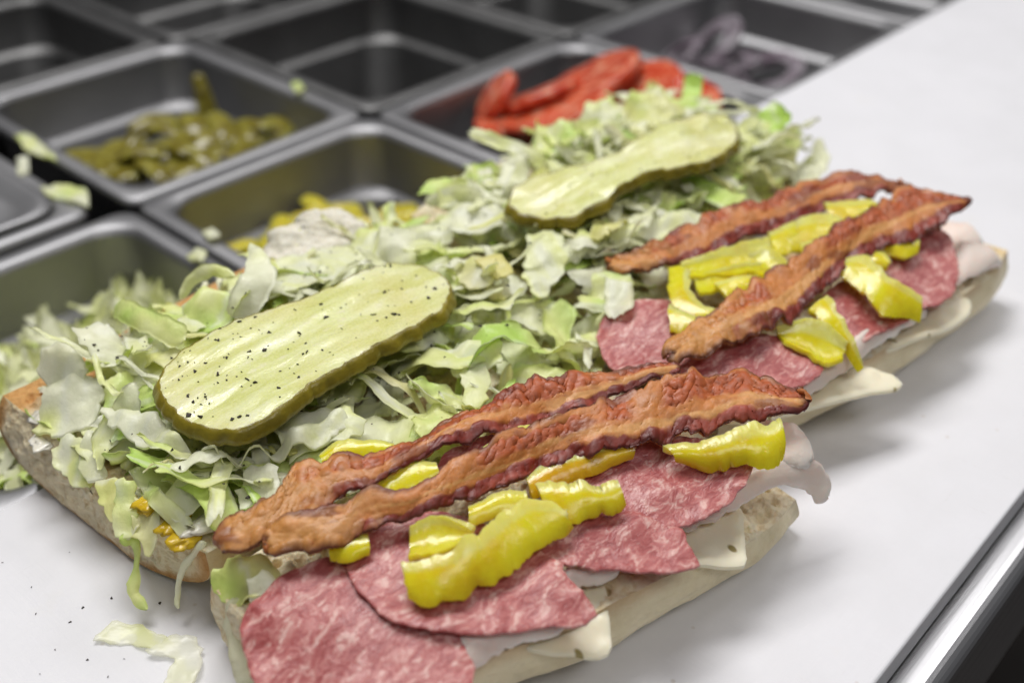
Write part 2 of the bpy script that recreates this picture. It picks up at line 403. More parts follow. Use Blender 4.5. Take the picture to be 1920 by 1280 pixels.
    sd = a.n('ShaderNodeMapping'); sd.inputs['Scale'].default_value = (130, 330, 1); a.l(v, sd.inputs[0])
    sep = a.n('ShaderNodeSeparateXYZ'); a.l(v, sep.inputs[0])
    core = a.ramp(a.math('ABSOLUTE', sep.outputs[1]), [(.006, (.7,)*3), (.012, (0,)*3)])
    seeds = a.ramp(a.voro(sd.outputs[0], 1.0), [(.18, (1,)*3), (.34, (0,)*3)])
    c = a.mix(a.math('MULTIPLY', core, seeds), c, (.80, .78, .50))
    a.set(Base_Color=c, Roughness=a.ramp(n2, [(.35, (.14,)*3), (.65, (.40,)*3)])); a.bsdf.inputs['Specular IOR Level'].default_value = .5
    a.bump(a.math('ADD', n1, a.math('MULTIPLY', n2, .25)), .0011, .5); a.sss(.45, (.9, 1, .35), .005); a.set(Coat_Weight=.10, Coat_Roughness=.12); M['pickle'] = a.m
    a = NT('pickle_skin'); v = a.coord('Object'); n1 = a.noise(v, 130, 4); n2 = a.noise(v, 600, 3)
    a.set(Base_Color=a.ramp(n1, [(.3, (.15, .12, .008)), (.55, (.24, .19, .012)), (.75, (.33, .27, .022))]), Roughness=.3); a.bump(n2, .0006, .4); a.sss(.2, (1, .8, .2), .002); M['skin'] = a.m
    # pepper, sauces, vegetables in the pans
    a = NT('black_pepper'); v = a.coord('Object'); a.set(Base_Color=a.ramp(a.noise(v, 900, 3), [(.35, (.012, .011, .01)), (.7, (.06, .045, .03))]), Roughness=.7); M['blackpepper'] = a.m
    a = NT('mayonnaise'); v = a.coord('Object'); a.set(Base_Color=a.ramp(a.noise(v, 120, 3), [(.3, (.78, .73, .60)), (.7, (.84, .82, .74))]), Roughness=.22); a.bump(a.noise(v, 300, 3), .0008, .4); a.sss(.3, (1, .9, .7), .003); M['mayo'] = a.m
    a = NT('mustard'); v = a.coord('Object'); a.set(Base_Color=a.ramp(a.noise(v, 200, 3), [(.3, (.66, .42, .01)), (.7, (.78, .56, .04))]), Roughness=.22); a.bump(a.noise(v, 500, 3), .0008, .4); M['mustard'] = a.m
    a = NT('tomato_flesh'); v = a.coord('Object'); n1 = a.noise(v, 95, 4); a.set(Base_Color=a.ramp(n1, [(.3, (.42, .03, .012)), (.48, (.62, .085, .03)), (.62, (.74, .30, .18))]), Roughness=.22); a.bump(a.noise(v, 220, 3), .001, .5); a.sss(.3, (1, .2, .1), .004); M['tomato'] = a.m
    a = NT('red_onion'); v = a.coord('Object'); a.set(Base_Color=a.ramp(a.noise(v, 50, 3), [(.35, (.14, .10, .13)), (.6, (.30, .27, .30)), (.75, (.46, .44, .46))]), Roughness=.25); a.sss(.3, (1, .8, .9), .003); M['onion'] = a.m
    a = NT('pickled_green_pepper'); v = a.coord('Object'); a.set(Base_Color=a.ramp(a.noise(v, 60, 3), [(.3, (.10, .075, .006)), (.5, (.22, .19, .022)), (.72, (.42, .42, .11))]), Roughness=.2); a.bump(a.noise(v, 200, 3), .001, .4); a.sss(.3, (1, .9, .2), .003); M['greenpep'] = a.m  # base colour darkened to carry the shade inside the pan
mats()

# ------------------------------------------------------------------ the counter
def box(x0, x1, y0, y1, z0, z1, bev=0.0):
    import bmesh
    bm = bmesh.new(); bmesh.ops.create_cube(bm, size=1)
    for v in bm.verts: v.co = ((x0+x1)/2+v.co.x*(x1-x0), (y0+y1)/2+v.co.y*(y1-y0), (z0+z1)/2+v.co.z*(z1-z0))
    if bev: bmesh.ops.bevel(bm, geom=list(bm.edges), offset=bev, segments=3, affect='EDGES', profile=.5)
    V = [tuple(v.co) for v in bm.verts]; bm.verts.index_update(); F = [[v.index for v in f.verts] for f in bm.faces]; bm.free()
    return V, F
YB0, YB1 = .0608, .3275
V, F = box(-.35, 1.7, YB0, YB1, -.0125, 0, .0012)
props(mk('cutting_board', V, F, M['board'], smooth=False), 'long white plastic cutting board under the sandwich, lightly scored and speckled', 'cutting board')
# steel nosing in front of the board: flat top, rolled edge, upright face
prof = [(.325, -.0145), (.062, -.0145), (.0545, -.0142)] + [(.0535-.0065*math.sin(t), -.0207+.0065*math.cos(t)) for t in np.linspace(.15, math.pi/2, 7)] + [(.0465, -.075), (.050, -.078), (.325, -.078)]
V = [(x, y, z) for x in (-.35, 1.7) for y, z in prof]; n = len(prof)
F = [(k, k+1, n+k+1, n+k) for k in range(n-1)] + [tuple(range(n))[::-1], tuple(range(n, 2*n))]
props(mk('counter', V, F, M['csteel'], smooth=False), 'stainless steel prep counter with rolled front edge below the cutting board', 'counter', kind='structure')
V, F = box(-.5, 2.2, .327, 1.5, -.24, -.235); 
props(mk('counter_well', V, F, M['well'], smooth=False), 'dark cold well of the prep counter under the food pans', 'counter', kind='structure')
V, F = box(-3, 5, -4, 6, -.92, -.9); props(mk('floor', V, F, M['floor'], smooth=False), 'dark kitchen floor seen past the counter edge', 'floor', kind='structure')

def rrect(x0, x1, y0, y1, r, n=7):
    o = []
    for cx, cy, a0 in ((x1-r, y1-r, 0), (x0+r, y1-r, 90), (x0+r, y0+r, 180), (x1-r, y0+r, 270)):
        for k in range(n):
            a = math.radians(a0+90*k/(n-1)); o.append((cx+r*math.cos(a), cy+r*math.sin(a)))
    return o
def loft(rings, cap=False):
    V = [p for r in rings for p in r]; m = len(rings[0]); F = []
    for k in range(len(rings)-1):
        for i in range(m):
            j = (i+1) % m; F.append((k*m+i, k*m+j, (k+1)*m+j, (k+1)*m+i))
    if cap: F.append(tuple((len(rings)-1)*m+i for i in range(m)))
    return V, [f[::-1] for f in F]
def pan(x0, x1, y0, y1, ztop, label, depth=.10, shoulder=.038, mat='steel', lid=False):
    g = .0012; x0 += g; x1 -= g; y0 += g; y1 -= g
    t = empty('food_pan', ((x0+x1)/2, (y0+y1)/2, ztop-depth))
    props(t, label, 'food pan', 'steel food pans in the prep counter')
    def ring(ins, z, r): return [(x, y, z) for x, y in rrect(x0+ins, x1-ins, y0+ins, y1-ins, r)]
    rim = [ring(.0008, ztop-.006, .010), ring(0, ztop-.0045, .010), ring(.0006, ztop-.0012, .010), ring(.002, ztop, .011), ring(.0085, ztop, .016), ring(.0108, ztop-.0012, .019), ring(.0118, ztop-.0045, .020)]
    V, F = loft(rim); mk('rim', V, F, M[mat], t)
    bas = [ring(.0118, ztop-.0045, .020), ring(.0128, ztop-shoulder, .022), ring(.0135, ztop-shoulder-.0015, .023), ring(.0185, ztop-shoulder-.003, .027), ring(.0195, ztop-shoulder-.0055, .028), ring(.0235, ztop-depth+.012, .03), ring(.0275, ztop-depth+.003, .032), ring(.036, ztop-depth, .034)]
    V, F = loft(bas, True); mk('basin', V, F, M[mat], t)
    if lid:
        V, F = loft([ring(.0105, ztop+.0012, .018), ring(.0105, ztop+.0032, .018), ring(.016, ztop+.0034, .02), ring(.022, ztop-.004, .024), ring(.03, ztop-.0045, .026)], True)
        mk('lid', V, F, M['steel'], t)
    return t
XB = [.075, .251, .428, .632, .838, 1.04]
YR = [.334, .521, .737, .93]
ZP = -.010
pan(XB[0], XB[1], YR[0], YR[1], ZP, 'steel food pan heaped with shredded lettuce, left of the sandwich')
pan(XB[1], XB[2], YR[0], YR[1], ZP, 'steel food pan holding yellow banana pepper slices behind the sandwich')
pan(XB[2], XB[3], YR[0], YR[1], ZP, 'steel food pan holding red tomato slices')
pan(XB[3], XB[4], YR[0], YR[1], ZP, 'steel food pan holding red onion slices, right of the tomatoes')
pan(XB[4], XB[5], YR[0], YR[1], ZP, 'empty dark steel pan right of the red onions')
pan(XB[0]-.02, XB[1]-.019, YR[1], YR[2], ZP+.004, 'steel pan closed with a flat lid at the left edge', lid=True)
pan(XB[1], XB[2], YR[1], YR[2], ZP, 'steel food pan of pickled green peppers in the second row')
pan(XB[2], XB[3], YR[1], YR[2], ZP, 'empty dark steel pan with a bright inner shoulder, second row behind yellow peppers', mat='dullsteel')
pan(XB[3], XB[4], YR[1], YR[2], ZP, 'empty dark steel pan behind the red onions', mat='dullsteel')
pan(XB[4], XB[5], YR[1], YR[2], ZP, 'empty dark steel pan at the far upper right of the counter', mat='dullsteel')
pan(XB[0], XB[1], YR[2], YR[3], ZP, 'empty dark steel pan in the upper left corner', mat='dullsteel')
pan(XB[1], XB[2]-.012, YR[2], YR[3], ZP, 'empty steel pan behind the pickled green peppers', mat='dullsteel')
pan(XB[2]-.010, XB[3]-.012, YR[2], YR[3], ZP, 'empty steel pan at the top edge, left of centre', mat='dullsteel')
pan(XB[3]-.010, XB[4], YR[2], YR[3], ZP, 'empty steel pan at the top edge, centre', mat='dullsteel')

# ------------------------------------------------------------------ bread
def bread(name, stations, zt, label, seed, near_pal, rim_pal, nu=150, nv=90, bowl=2.5, sink=.002, torn=1.0, wet=(.80, .60, .34), brown_far=0.0, znear=None, heel=0.0):
    """stations: (xn,yn,xf,yf) near and far edge of the cut face along the loaf; crust bowl below, crumb above and at both ends"""
    S = catmull(np.array(stations, float)/1000., nu)
    A = S[:, :2]; Bq = S[:, 2:4]
    t = empty(name, (*((A.mean(0)+Bq.mean(0))/2), 0)); props(t, label, 'bread', 'halves of the open sub rolls')
    zn, zf = zt
    znr = np.full(nu, zn) if znear is None else catmull(np.column_stack([np.arange(len(znear)), znear]), nu)[:, 1]
    ph = np.linspace(0, math.pi, nv)
    c = np.sign(np.cos(ph))*np.abs(np.cos(ph))**(2/bowl); s = np.sin(ph)**(2/bowl)     # near (c=1) .. far (c=-1)
    w = (1-c)/2
    P = A[:, None]*(1-w[None, :, None])+Bq[:, None]*w[None, :, None]
    ztop = znr[:, None]*(1-w[None, :])+zf*w[None, :]
    Z = ztop*(1-s[None, :])
    # side bulges out a little below the rim
    bul = .0022*np.sin(np.clip(s, 0, 1)*math.pi)*np.sign(c)
    across = (A-Bq); across /= np.linalg.norm(across, axis=1, keepdims=True)
    P = P+across[:, None]*bul[None, :, None]
    C = np.concatenate([P, Z[..., None]], 2)
    nz = fbm(C*np.array([22, 40, 40]), 3, seed)*.0016+fbm(C*np.array([90, 150, 150]), 3, seed+4)*.0005
    cen = np.concatenate([(A+Bq)/2, np.full((nu, 1), .02)], 1)[:, None]
    d = C-cen; d[..., 0] *= .05; d /= np.linalg.norm(d, axis=2, keepdims=True)
    C = C+d*nz[..., None]; C[..., 2] = np.maximum(C[..., 2], .0004)
    if heel:                                     # the end of the loaf swells out below the cut face
        o0 = (S[0]-S[3])[:2]; o0 /= np.linalg.norm(o0); hh = np.clip(C[..., 2]/zf, 0, 1)
        C[..., :2] += o0*(heel*(1-hh)**.8*np.sin(np.clip((hh+.35)/1.35, 0, 1)*math.pi*.5)*np.exp(-np.arange(nu)/7.)[:, None]*(.25+.75*sstep(.04, .35, w)[None, :]))[..., None]
    idx = np.arange(nu*nv).reshape(nu, nv)
    F = np.stack([idx[:-1, :-1].ravel(), idx[1:, :-1].ravel(), idx[1:, 1:].ravel(), idx[:-1, 1:].ravel()], 1)
    h = C[..., 2]/max(zn, zf); nn = fbm(C*60, 4, seed+9)
    side = w[None, :]*np.ones((nu, 1))
    pale = np.array(near_pal); brown = np.array(rim_pal)
    k = sstep(.1, .9, side+.25*nn)*sstep(.05, .55, h+.25*nn)
    col = pale*(1-k[..., None])+brown*k[..., None]
    tst = sstep(.86, .97, h+.12*nn)[..., None]*.55
    col = col*(1-tst)+np.array([.52, .27, .09])*tst
    mk('crust', C.reshape(-1, 3), F, M['crust'], t, col=col.reshape(-1, 3))
    # crumb: cut face
    na = nu*2; nb = 120
    vv = np.linspace(0, 1, nb); ui = np.linspace(0, nu-1, na)
    near = np.stack([np.interp(ui, np.arange(nu), C[:, 0, q]) for q in range(3)], 1); far = np.stack([np.interp(ui, np.arange(nu), C[:, -1, q]) for q in range(3)], 1)
    G = near[:, None]*(1-vv[None, :, None])+far[:, None]*vv[None, :, None]
    edge = np.minimum(np.minimum(vv, 1-vv)[None, :]*nb/8., np.minimum(ui, nu-1-ui)[:, None]/4.); edge = np.clip(edge, 0, 1)
    pit = sstep(.0, .38, worley(G[..., :2]*150, seed))
    rel = torn*(fbm(G*170, 4, seed+2)*.0013+fbm(G*520, 3, seed+3)*.0005-(1-pit)*.0026)
    G[..., 2] += edge*(rel+.0008-sink*np.sin(math.pi*vv)[None, :])
    gi = np.arange(na*nb).reshape(na, nb)
    FF = np.stack([gi[:-1, :-1].ravel(), gi[1:, :-1].ravel(), gi[1:, 1:].ravel(), gi[:-1, 1:].ravel()], 1)[:, ::-1]
    toast = np.maximum(sstep(.1, .8, fbm(G*38, 4, seed+6))*.55, brown_far*sstep(.80, .93, vv[None, :]+.08*fbm(G*60, 3, seed+8)))[..., None]
    cc = np.ones(G.shape)*(1-toast)+np.array(wet)*toast
    Vs = [G.reshape(-1, 3)]; Fs = [FF]; Cs = [cc.reshape(-1, 3)]; off = na*nb
    # crumb: both cut ends
    nr = 26
    for e, i in ((0, 0), (1, nu-1)):
        loop = np.vstack([C[i], (G[0] if e == 0 else G[-1])[::-1][1:-1]])
        ctr = loop.mean(0); out = (S[0]-S[3] if e == 0 else S[-1]-S[-4])[:2]; out /= np.linalg.norm(out)
        rr = np.linspace(1, 0.02, nr)
        E = ctr+(loop[None]-ctr)*rr[:, None, None]
        q = E.copy()
        push = (1-rr**6)[:, None]*(.0016*fbm(q*150, 4, seed+20+e)+.0006*fbm(q*480, 2, seed+22)+.0015)
        E[..., 0] += out[0]*push; E[..., 1] += out[1]*push
        m = len(loop); ei = np.arange(nr*m).reshape(nr, m); e2 = np.roll(ei, -1, 1)
        f = np.stack([ei[:-1].ravel(), e2[:-1].ravel(), e2[1:].ravel(), ei[1:].ravel()], 1)
        if e == 1: f = f[:, ::-1]
        Vs.append(E.reshape(-1, 3)); Fs.append(f+off); off += nr*m
        sec = (sstep(.86, .975, rr[:, None]+.05*fbm(q*80, 3, seed+30))*(np.arange(m) < nv)[None, :])[..., None]*(.9 if brown_far else .3)
        Cs.append((np.array([1.0, .965, .90])*(1-sec)+np.array([.62, .34, .13])*sec).reshape(-1, 3))
    mk('crumb', np.vstack(Vs), np.vstack(Fs), M['crumb'], t, col=np.vstack(Cs))
    return t
PALE = (.88, .78, .54); CREAM = (.84, .72, .48)
bread('roll_half', [(111, 229, 104, 346), (150, 227, 142, 352), (200, 226, 196, 357), (250, 224, 246, 356), (273, 224, 270, 352)], (.026, .030),
      'open top half of the nearer roll, browned rim showing at the lower left, under lettuce', 3, CREAM, (.50, .26, .09), wet=(.74, .42, .17), brown_far=.9, heel=.012)
bread('roll_half', [(101, 160, 104, 219), (132, 143, 135, 220), (170, 127, 172, 220), (221, 115, 222, 219), (250, 112, 252, 217), (269, 114, 272, 215)], (.0265, .0262),
      'pale bottom half of the nearer roll under salami, torn crumb at its right end', 11, PALE, CREAM, torn=1.9, wet=(.92, .66, .34), bowl=4.2, znear=(.0265, .0265, .0265, .0255, .019, .013))
bread('roll_half', [(296, 226, 300, 340), (340, 224, 345, 348), (400, 222, 402, 350), (440, 224, 440, 346), (462, 228, 462, 335)], (.027, .030),
      'top half of the farther roll hidden under lettuce beside the tomato pan', 17, CREAM, (.58, .35, .14))
bread('roll_half', [(281, 155, 287, 214), (300, 142, 304, 214), (340, 129, 342, 213), (400, 123, 402, 210), (440, 119, 441, 204), (464, 122, 460, 190)], (.0262, .0262),
      'pale bottom half of the farther roll reaching to the right', 23, PALE, CREAM, torn=1.5, wet=(.95, .74, .44), bowl=4.2)

# ------------------------------------------------------------------ lettuce heaps (each shred laid on what is already there)
X0, Y0, GX, GY = .06, .07, 440, 340
HM = np.zeros((GX, GY))
def cell(xy):
    return np.clip(((xy[..., 0]-X0)*1000).astype(int), 0, GX-1), np.clip(((xy[..., 1]-Y0)*1000).astype(int), 0, GY-1)
gx = X0+np.arange(GX)[:, None]/1000.; gy = Y0+np.arange(GY)[None, :]/1000.
HM[((gx > .104) & (gx < .272) & (gy > .112) & (gy < .352)) | ((gx > .29) & (gx < .463) & (gy > .118) & (gy < .345))] = .026
def target():
    def plate(x0, x1, y0, y1, h, fx, fy0, fy1):
        return h*sstep(x0-fx*.3, x0+fx, gx)*sstep(-(x1+fx*.3), -(x1-fx), -gx)*sstep(y0, y0+fy0, gy)*sstep(-y1, -(y1-fy1), -gy)
    a = plate(.106, .282, .221, .352, .023, .018, .022, .035)
    b = plate(.288, .474, .216, .342, .025, .020, .022, .035)
    t = np.maximum(a, b)
    # along the fold the lettuce spills towards the meat
    t = np.maximum(t, plate(.138, .276, .194, .25, .013, .010, .012, .015))
    return np.maximum(t, plate(.288, .372, .204, .25, .013, .010, .012, .015))
TG = target()
W_ = np.array([.985, .985, .82]); PL = np.array([.95, .975, .50]); GR = np.array([.70, .90, .25]); YE = np.array([.88, .82, .34])
def lcol(tone, shape, P, seed, yel=0.0):
    n = fbm(P*75, 3, seed)[..., None]; k = np.clip(tone+.35*n, 0, 1)
    c = np.where(k < .5, W_*(1-2*k)+PL*2*k, PL*(2-2*k)+GR*(2*k-1))
    if yel: c = c*(1-yel)+YE*yel
    return c
def shred(rs, L, w, seed, nu=24, nv=10):
    u = np.linspace(0, 1, nu)[:, None]*np.ones((1, nv)); v = np.linspace(-1, 1, nv)[None, :]*np.ones((nu, 1))
    e = np.where(v < 0, 1.5, 8.5)
    prof = .92+.20*fbm(n3(u*2.3, e, seed*.37), 2, seed)+.10*fbm(n3(u*L*700, e, seed*.71), 2, seed+1)
    prof *= np.clip(rs.uniform(.35, 1.1)+u*7, 0, 1)*np.clip(rs.uniform(.35, 1.1)+(1-u)*7, 0, 1)
    y = v*w*.5*prof
    x = (u-.5)*L + rs.uniform(-.4, .4)*v*w + (2*u-1)*.0014*fbm(n3(v*w*300, u*0+3.3, seed), 2, seed)
    wide = min(1.0, w/.014)
    cu = rs.gauss(0, 1.0)*16            # curvature along
    cv = rs.gauss(0, 1)*(45-25*wide)    # curl across
    bend = rs.uniform(-9, 9)
    z = cu*(x**2)*np.where(x > 0, rs.uniform(.3, 1.4), rs.uniform(.3, 1.4)) + cv*(y**2)
    y = y+bend*x**2
    tw = rs.gauss(0, 14)*x
    y2 = y*np.cos(tw)-z*np.sin(tw)*.6; z = y*np.sin(tw)+z
    P = np.stack([x, y2, z], 2)
    P[..., 2] += (.0012+.0016*wide)*fbm(P*95+seed, 3, seed)+.0016*np.abs(v)**2*np.sin(x*rs.uniform(350, 900)+seed)*rs.uniform(0, 1)
    return P
def vein(P, C, seed):
    nu, nv = P.shape[:2]; u = np.linspace(0, 1, nu)[:, None]; v = np.linspace(0, 1, nv)[None, :]
    k = sstep(.15, .55, vnoise(n3(v*nv*.42+0*u, u*2.2+0*v, seed*.13), seed))[..., None]*.55
    return C*(1-k)+np.array([.97, .975, .90])*k
def rotm(yaw, pitch, roll):
    cy, sy, cp_, sp_, cr, sr = math.cos(yaw), math.sin(yaw), math.cos(pitch), math.sin(pitch), math.cos(roll), math.sin(roll)
    return np.array([[cy, -sy, 0], [sy, cy, 0], [0, 0, 1]]) @ np.array([[cp_, 0, sp_], [0, 1, 0], [-sp_, 0, cp_]]) @ np.array([[1, 0, 0], [0, cr, -sr], [0, sr, cr]])
def splat(V, r=1):
    i, j = cell(V)
    for dx in range(-r, r+1):
        for dy in range(-r, r+1):
            np.maximum.at(HM, (np.clip(i+dx, 0, GX-1), np.clip(j+dy, 0, GY-1)), V[..., 2])
def hm_at(xy): i, j = cell(np.asarray(xy)); return HM[i, j]
LOOK = {}
def where_is(V, near):
    x, y = V[..., 0].mean(), V[..., 1].mean(); c = PICK[0 if near else 1]
    t = ((x-c[0])*c[4]+(y-c[1])*c[5])/c[2]; d = -(x-c[0])*c[5]+(y-c[1])*c[4]
    if t < -1: return 'left of the %s pickle' % ('nearer' if near else 'farther')
    if t > 1: return 'right of the %s pickle' % ('nearer' if near else 'farther')
    return ('behind the %s pickle' if d > 0 else 'between the %s pickle and the bacon') % ('nearer' if near else 'farther')
PICK = []     # pickle footprints kept clear of standing leaves
def heap(rs, region, count, seed0, last):
    out = []; x0, x1, y0, y1 = region
    for k in range(count):
        best = None
        for _ in range(14):
            x, y = rs.uniform(x0, x1), rs.uniform(y0, y1); i, j = cell(np.array([x, y]))
            if TG[i, j] < .003: continue
            need = (.026+TG[i, j])-HM[max(0, i-5):i+6, max(0, j-5):j+6].mean()
            if best is None or need > best[0]: best = (need, x, y)
        if best is None or best[0] < -.012: continue
        _, x, y = best
        top = k > count-last
        L = rs.uniform(.020, .045) if not top else rs.uniform(.016, .055); w = rs.choice([rs.uniform(.002, .004), rs.uniform(.0035, .007), rs.uniform(.006, .011), rs.uniform(.008, .015), rs.uniform(.012, .020)])
        P = shred(rs, L, w, seed0+k)
        tilt = .25 if not top else .40
        R = rotm(rs.uniform(0, 2*math.pi), rs.gauss(0, tilt), rs.gauss(0, tilt*1.3))
        V = P @ R.T
        V[..., 0] += x; V[..., 1] += y
        if V[..., 0].min() < .1035 or V[..., 1].min() < (.217 if x < .13 else .194): continue
        gap = hm_at(V)-V[..., 2]
        V[..., 2] += np.percentile(gap, 72)
        if V[..., 2].max() > .026+TG[cell(np.array([x, y]))]+.013 or V[..., 1].max() > .356: continue
        clash = False
        for (cx, cy, ax, ay, ca, sa, zt) in PICK:
            dx, dy = V[..., 0]-cx, V[..., 1]-cy; a_ = (dx*ca+dy*sa)/ax; b_ = (-dx*sa+dy*ca)/ay
            if ((a_*a_+b_*b_ < 1) & (V[..., 2] > zt)).any(): clash = True
        if clash: continue
        tone = rs.choice([rs.uniform(0, .10), rs.uniform(0, .12), rs.uniform(0, .25), rs.uniform(.15, .45), rs.uniform(.3, .65), rs.uniform(.5, .95)])
        yl = rs.uniform(.25, .7) if rs.random() < .11 else 0
        grad = np.linspace(-1, 1, P.shape[0])[:, None, None]*rs.uniform(-.25, .25)
        C = vein(P, lcol(tone+grad, None, P, seed0+k, yl), seed0+k)
        # fresh cut rib runs paler down the middle of a shred
        splat(V)
        out.append((V, C, rs.uniform(.0003, .0008)))
        LOOK[id(V)] = 'yellowish' if yl else 'whitish' if tone < .22 else 'pale green' if tone < .5 else 'bright green'
    return out
# pickles: (centre x,y, half-length, half-width, cos, sin, underside height)
def axis(a, b): d = b-a; L = np.linalg.norm(d[:2]); return (a+b)/2, L/2, d[0]/L, d[1]/L
for (pa, pb, hw, zz) in (((290, 720, .056), (850, 540, .056),   .028, .0500), ((960, 375, .060), (1385, 250, .062), .027, .054)):
    c_, hl, ca, sa = axis(at(*pa), at(*pb)); PICK.append((c_[0], c_[1], hl+.008, hw, ca, sa, zz))
# broad leaves that stay on top of the heap
for (pa, pb, hw, zz) in (((200, 790, .044), (640, 800, .045), .011, .0405), ((75, 770, .038), (185, 730, .040), .013, .0335)):
    c_, hl, ca, sa = axis(at(*pa), at(*pb)); PICK.append((c_[0], c_[1], hl, hw, ca, sa, zz))
rs = random.Random(5)
front = heap(rs, (.100, .286, .190, .366), 1050, 1000, 300)
back = heap(rs, (.282, .476, .204, .354), 900, 3000, 260)
def group_mesh(items):
    Vs, Fs, Cs, off = [], [], [], 0
    for V, C, th in items:
        v, f, _ = sheet(V, th); Vs.append(v); Fs.append(f+off); off += len(v); Cs.append(np.vstack([C.reshape(-1, 3)]*2))
    return np.vstack(Vs), np.vstack(Fs), np.vstack(Cs)
for items, where, ind in ((front, 'nearer', 170), (back, 'farther', 100)):
    V, F, C = group_mesh(items[:-ind])
    props(mk('lettuce_bed', V, F, M['lettuce'], col=C), 'bed of shredded iceberg lettuce filling the %s open roll half' % where, 'lettuce', kind='stuff')
    for V, C, th in items[-ind:]:
        v, f, _ = sheet(V, th)
        o = mk('lettuce_shred', v, f, M['lettuce'], col=np.vstack([C.reshape(-1, 3)]*2))
        props(o, '%s lettuce shred on the heap %s' % (LOOK[id(V)], where_is(V, where == 'nearer')), 'lettuce', 'lettuce shreds heaped on the %s roll' % where)

# ------------------------------------------------------------------ single lettuce leaves one can point at
def leaf(outline, tone, label, seed, th=.0008, wave=.0016, yel=0.0, res=.0017, inner=None, mat='lettuce', jag=.0015, cat='lettuce', name='lettuce_leaf'):
    S = slab(pts(outline), th, res, jag=jag*.7, jfreq=.5, sharp=True, wave=wave*1.3, wfreq=95, seed=seed, inner=None if inner is None else pts(inner), bulge=.3)
    V, F = slab_mesh(S)
    an = random.Random(seed).uniform(0, 3.14); ca, sa = math.cos(an), math.sin(an)
    k = sstep(.05, .5, fbm(n3((V[:, 0]*ca+V[:, 1]*sa)*45, (V[:, 1]*ca-V[:, 0]*sa)*420, seed), 2, seed))[:, None]*.6
    C = lcol(tone+.25*fbm(V*50, 2, seed+1)[:, None], None, V, seed, yel)
    C = C*(1-k)+np.array([.97, .975, .90])*k
    return props(mk(name, V, F, M[mat], col=C), label, cat, 'single lettuce leaves')
def strand(path, tone, label, seed, w=.004, th=.0008, yel=0.0, wob=.001, nu=40):
    P = catmull(pts([p[:3] for p in path]), nu); ws = np.interp(np.linspace(0, 1, nu), np.linspace(0, 1, len(path)), [p[3]/1000. if len(p) > 3 else w for p in path])
    view = P-np.array([0, 0, H]); tg = np.gradient(P, axis=0); side = np.cross(view, tg); side /= np.linalg.norm(side, axis=1, keepdims=True)
    U, L = P-side*ws[:, None]/2, P+side*ws[:, None]/2
    G, u, v, s, n = ribbon_grid(U, L, nu, 9, arch=w*.12, jit=.0007, seed=seed, roundend=.004, rough=wob, rfreq=130)
    Vv, F, _ = sheet(G, th)
    C = lcol(tone, None, G, seed, yel); C = np.vstack([C.reshape(-1, 3)]*2)
    return props(mk('lettuce_strand', Vv, F, M['lettuce'], col=C), label, 'lettuce', 'single lettuce leaves')

leaf([(193, 770, .043), (240, 762, .046), (292, 768, .048), (330, 815, .049), (400, 845, .049), (480, 838, .049), (560, 795, .049), (640, 765, .047), (655, 800, .044), (600, 835, .043), (520, 862, .041), (430, 882, .040), (340, 872, .040), (260, 838, .040), (205, 800, .041)], .08, 'large whitish lettuce leaf lying under the lower edge of the nearer pickle', 1, th=.0011)
leaf([(68, 690, .040), (85, 652, .047), (118, 637, .049), (146, 652, .048), (165, 690, .043), (150, 722, .039), (95, 735, .036)], .02, 'rounded whitish lettuce leaf standing at the left end of the nearer roll', 2, th=.0016)
leaf([(60, 798, .031), (95, 725, .037), (150, 700, .041), (194, 703, .041), (190, 755, .037), (172, 800, .034), (110, 818, .031)], .06, 'broad translucent white lettuce leaf at the left rim of the nearer roll', 3, th=.0013)
leaf([(95, 842, .028), (125, 808, .033), (158, 815, .034), (160, 860, .030), (172, 915, .024), (140, 905, .024), (105, 878, .026)], .42, 'green lettuce piece hanging over the left cut end of the roll', 4)
leaf([(165, 810, .034), (185, 815, .033), (200, 850, .031), (198, 900, .027), (160, 902, .027), (146, 870, .029)], .05, 'small white lettuce square at the left cut end of the roll', 5, th=.0012)
leaf([(180, 900, .032), (215, 890, .034), (240, 930, .032), (262, 985, .027), (240, 1010, .024), (205, 975, .027), (184, 935, .030)], .35, 'yellowish lettuce leaf drooping over the lower left bread end', 6, yel=.45)
leaf([(222, 900, .034), (250, 905, .034), (256, 950, .030), (248, 1005, .025), (215, 1008, .025), (214, 950, .029)], .28, 'pale tapering lettuce leaf over the mustard at the bread end', 7)
leaf([(252, 930, .032), (300, 960, .031), (292, 1000, .027), (278, 1043, .022), (255, 1010, .024), (246, 970, .028)], .2, 'pale yellow triangular lettuce leaf pointing down the bread end', 8, yel=.35)
strand([(225, 1012, .025, 5), (250, 1012, .022, 3), (258, 1040, .017, 1.2), (253, 1085, .012, 1.4), (250, 1110, .0095, 4.2), (262, 1128, .0075, 3.4), (276, 1142, .006, 2.2)], .75, 'thin lettuce strand with a green tip dangling below the bread end', 9)
strand([(385, 1015, .030, 3), (352, 1050, .020, 2.2), (336, 1085, .013, 1.8), (333, 1115, .009, 1.6), (335, 1140, .006, 3)], .1, 'thin white lettuce strand dangling towards the board', 10, wob=.0004)
leaf([(398, 1065, .031), (440, 1045, .034), (500, 1045, .035), (530, 1075, .034), (528, 1110, .032), (480, 1118, .030), (440, 1135, .026), (405, 1105, .027)], .6, 'green lettuce leaf tucked between bacon and the lowest salami slice', 11, yel=.3)
leaf([(460, 1080, .036), (500, 1060, .037), (532, 1085, .036), (526, 1130, .033), (498, 1145, .031), (470, 1120, .033)], .02, 'small crumpled white lettuce piece resting on the lowest salami slice', 12, wave=.003)
strand([(440, 1120, .027, 6), (446, 1170, .018, 8), (462, 1230, .011, 9), (475, 1290, .004, 10)], .02, 'long white lettuce strip hanging beside the lowest salami slice', 13, th=.001)
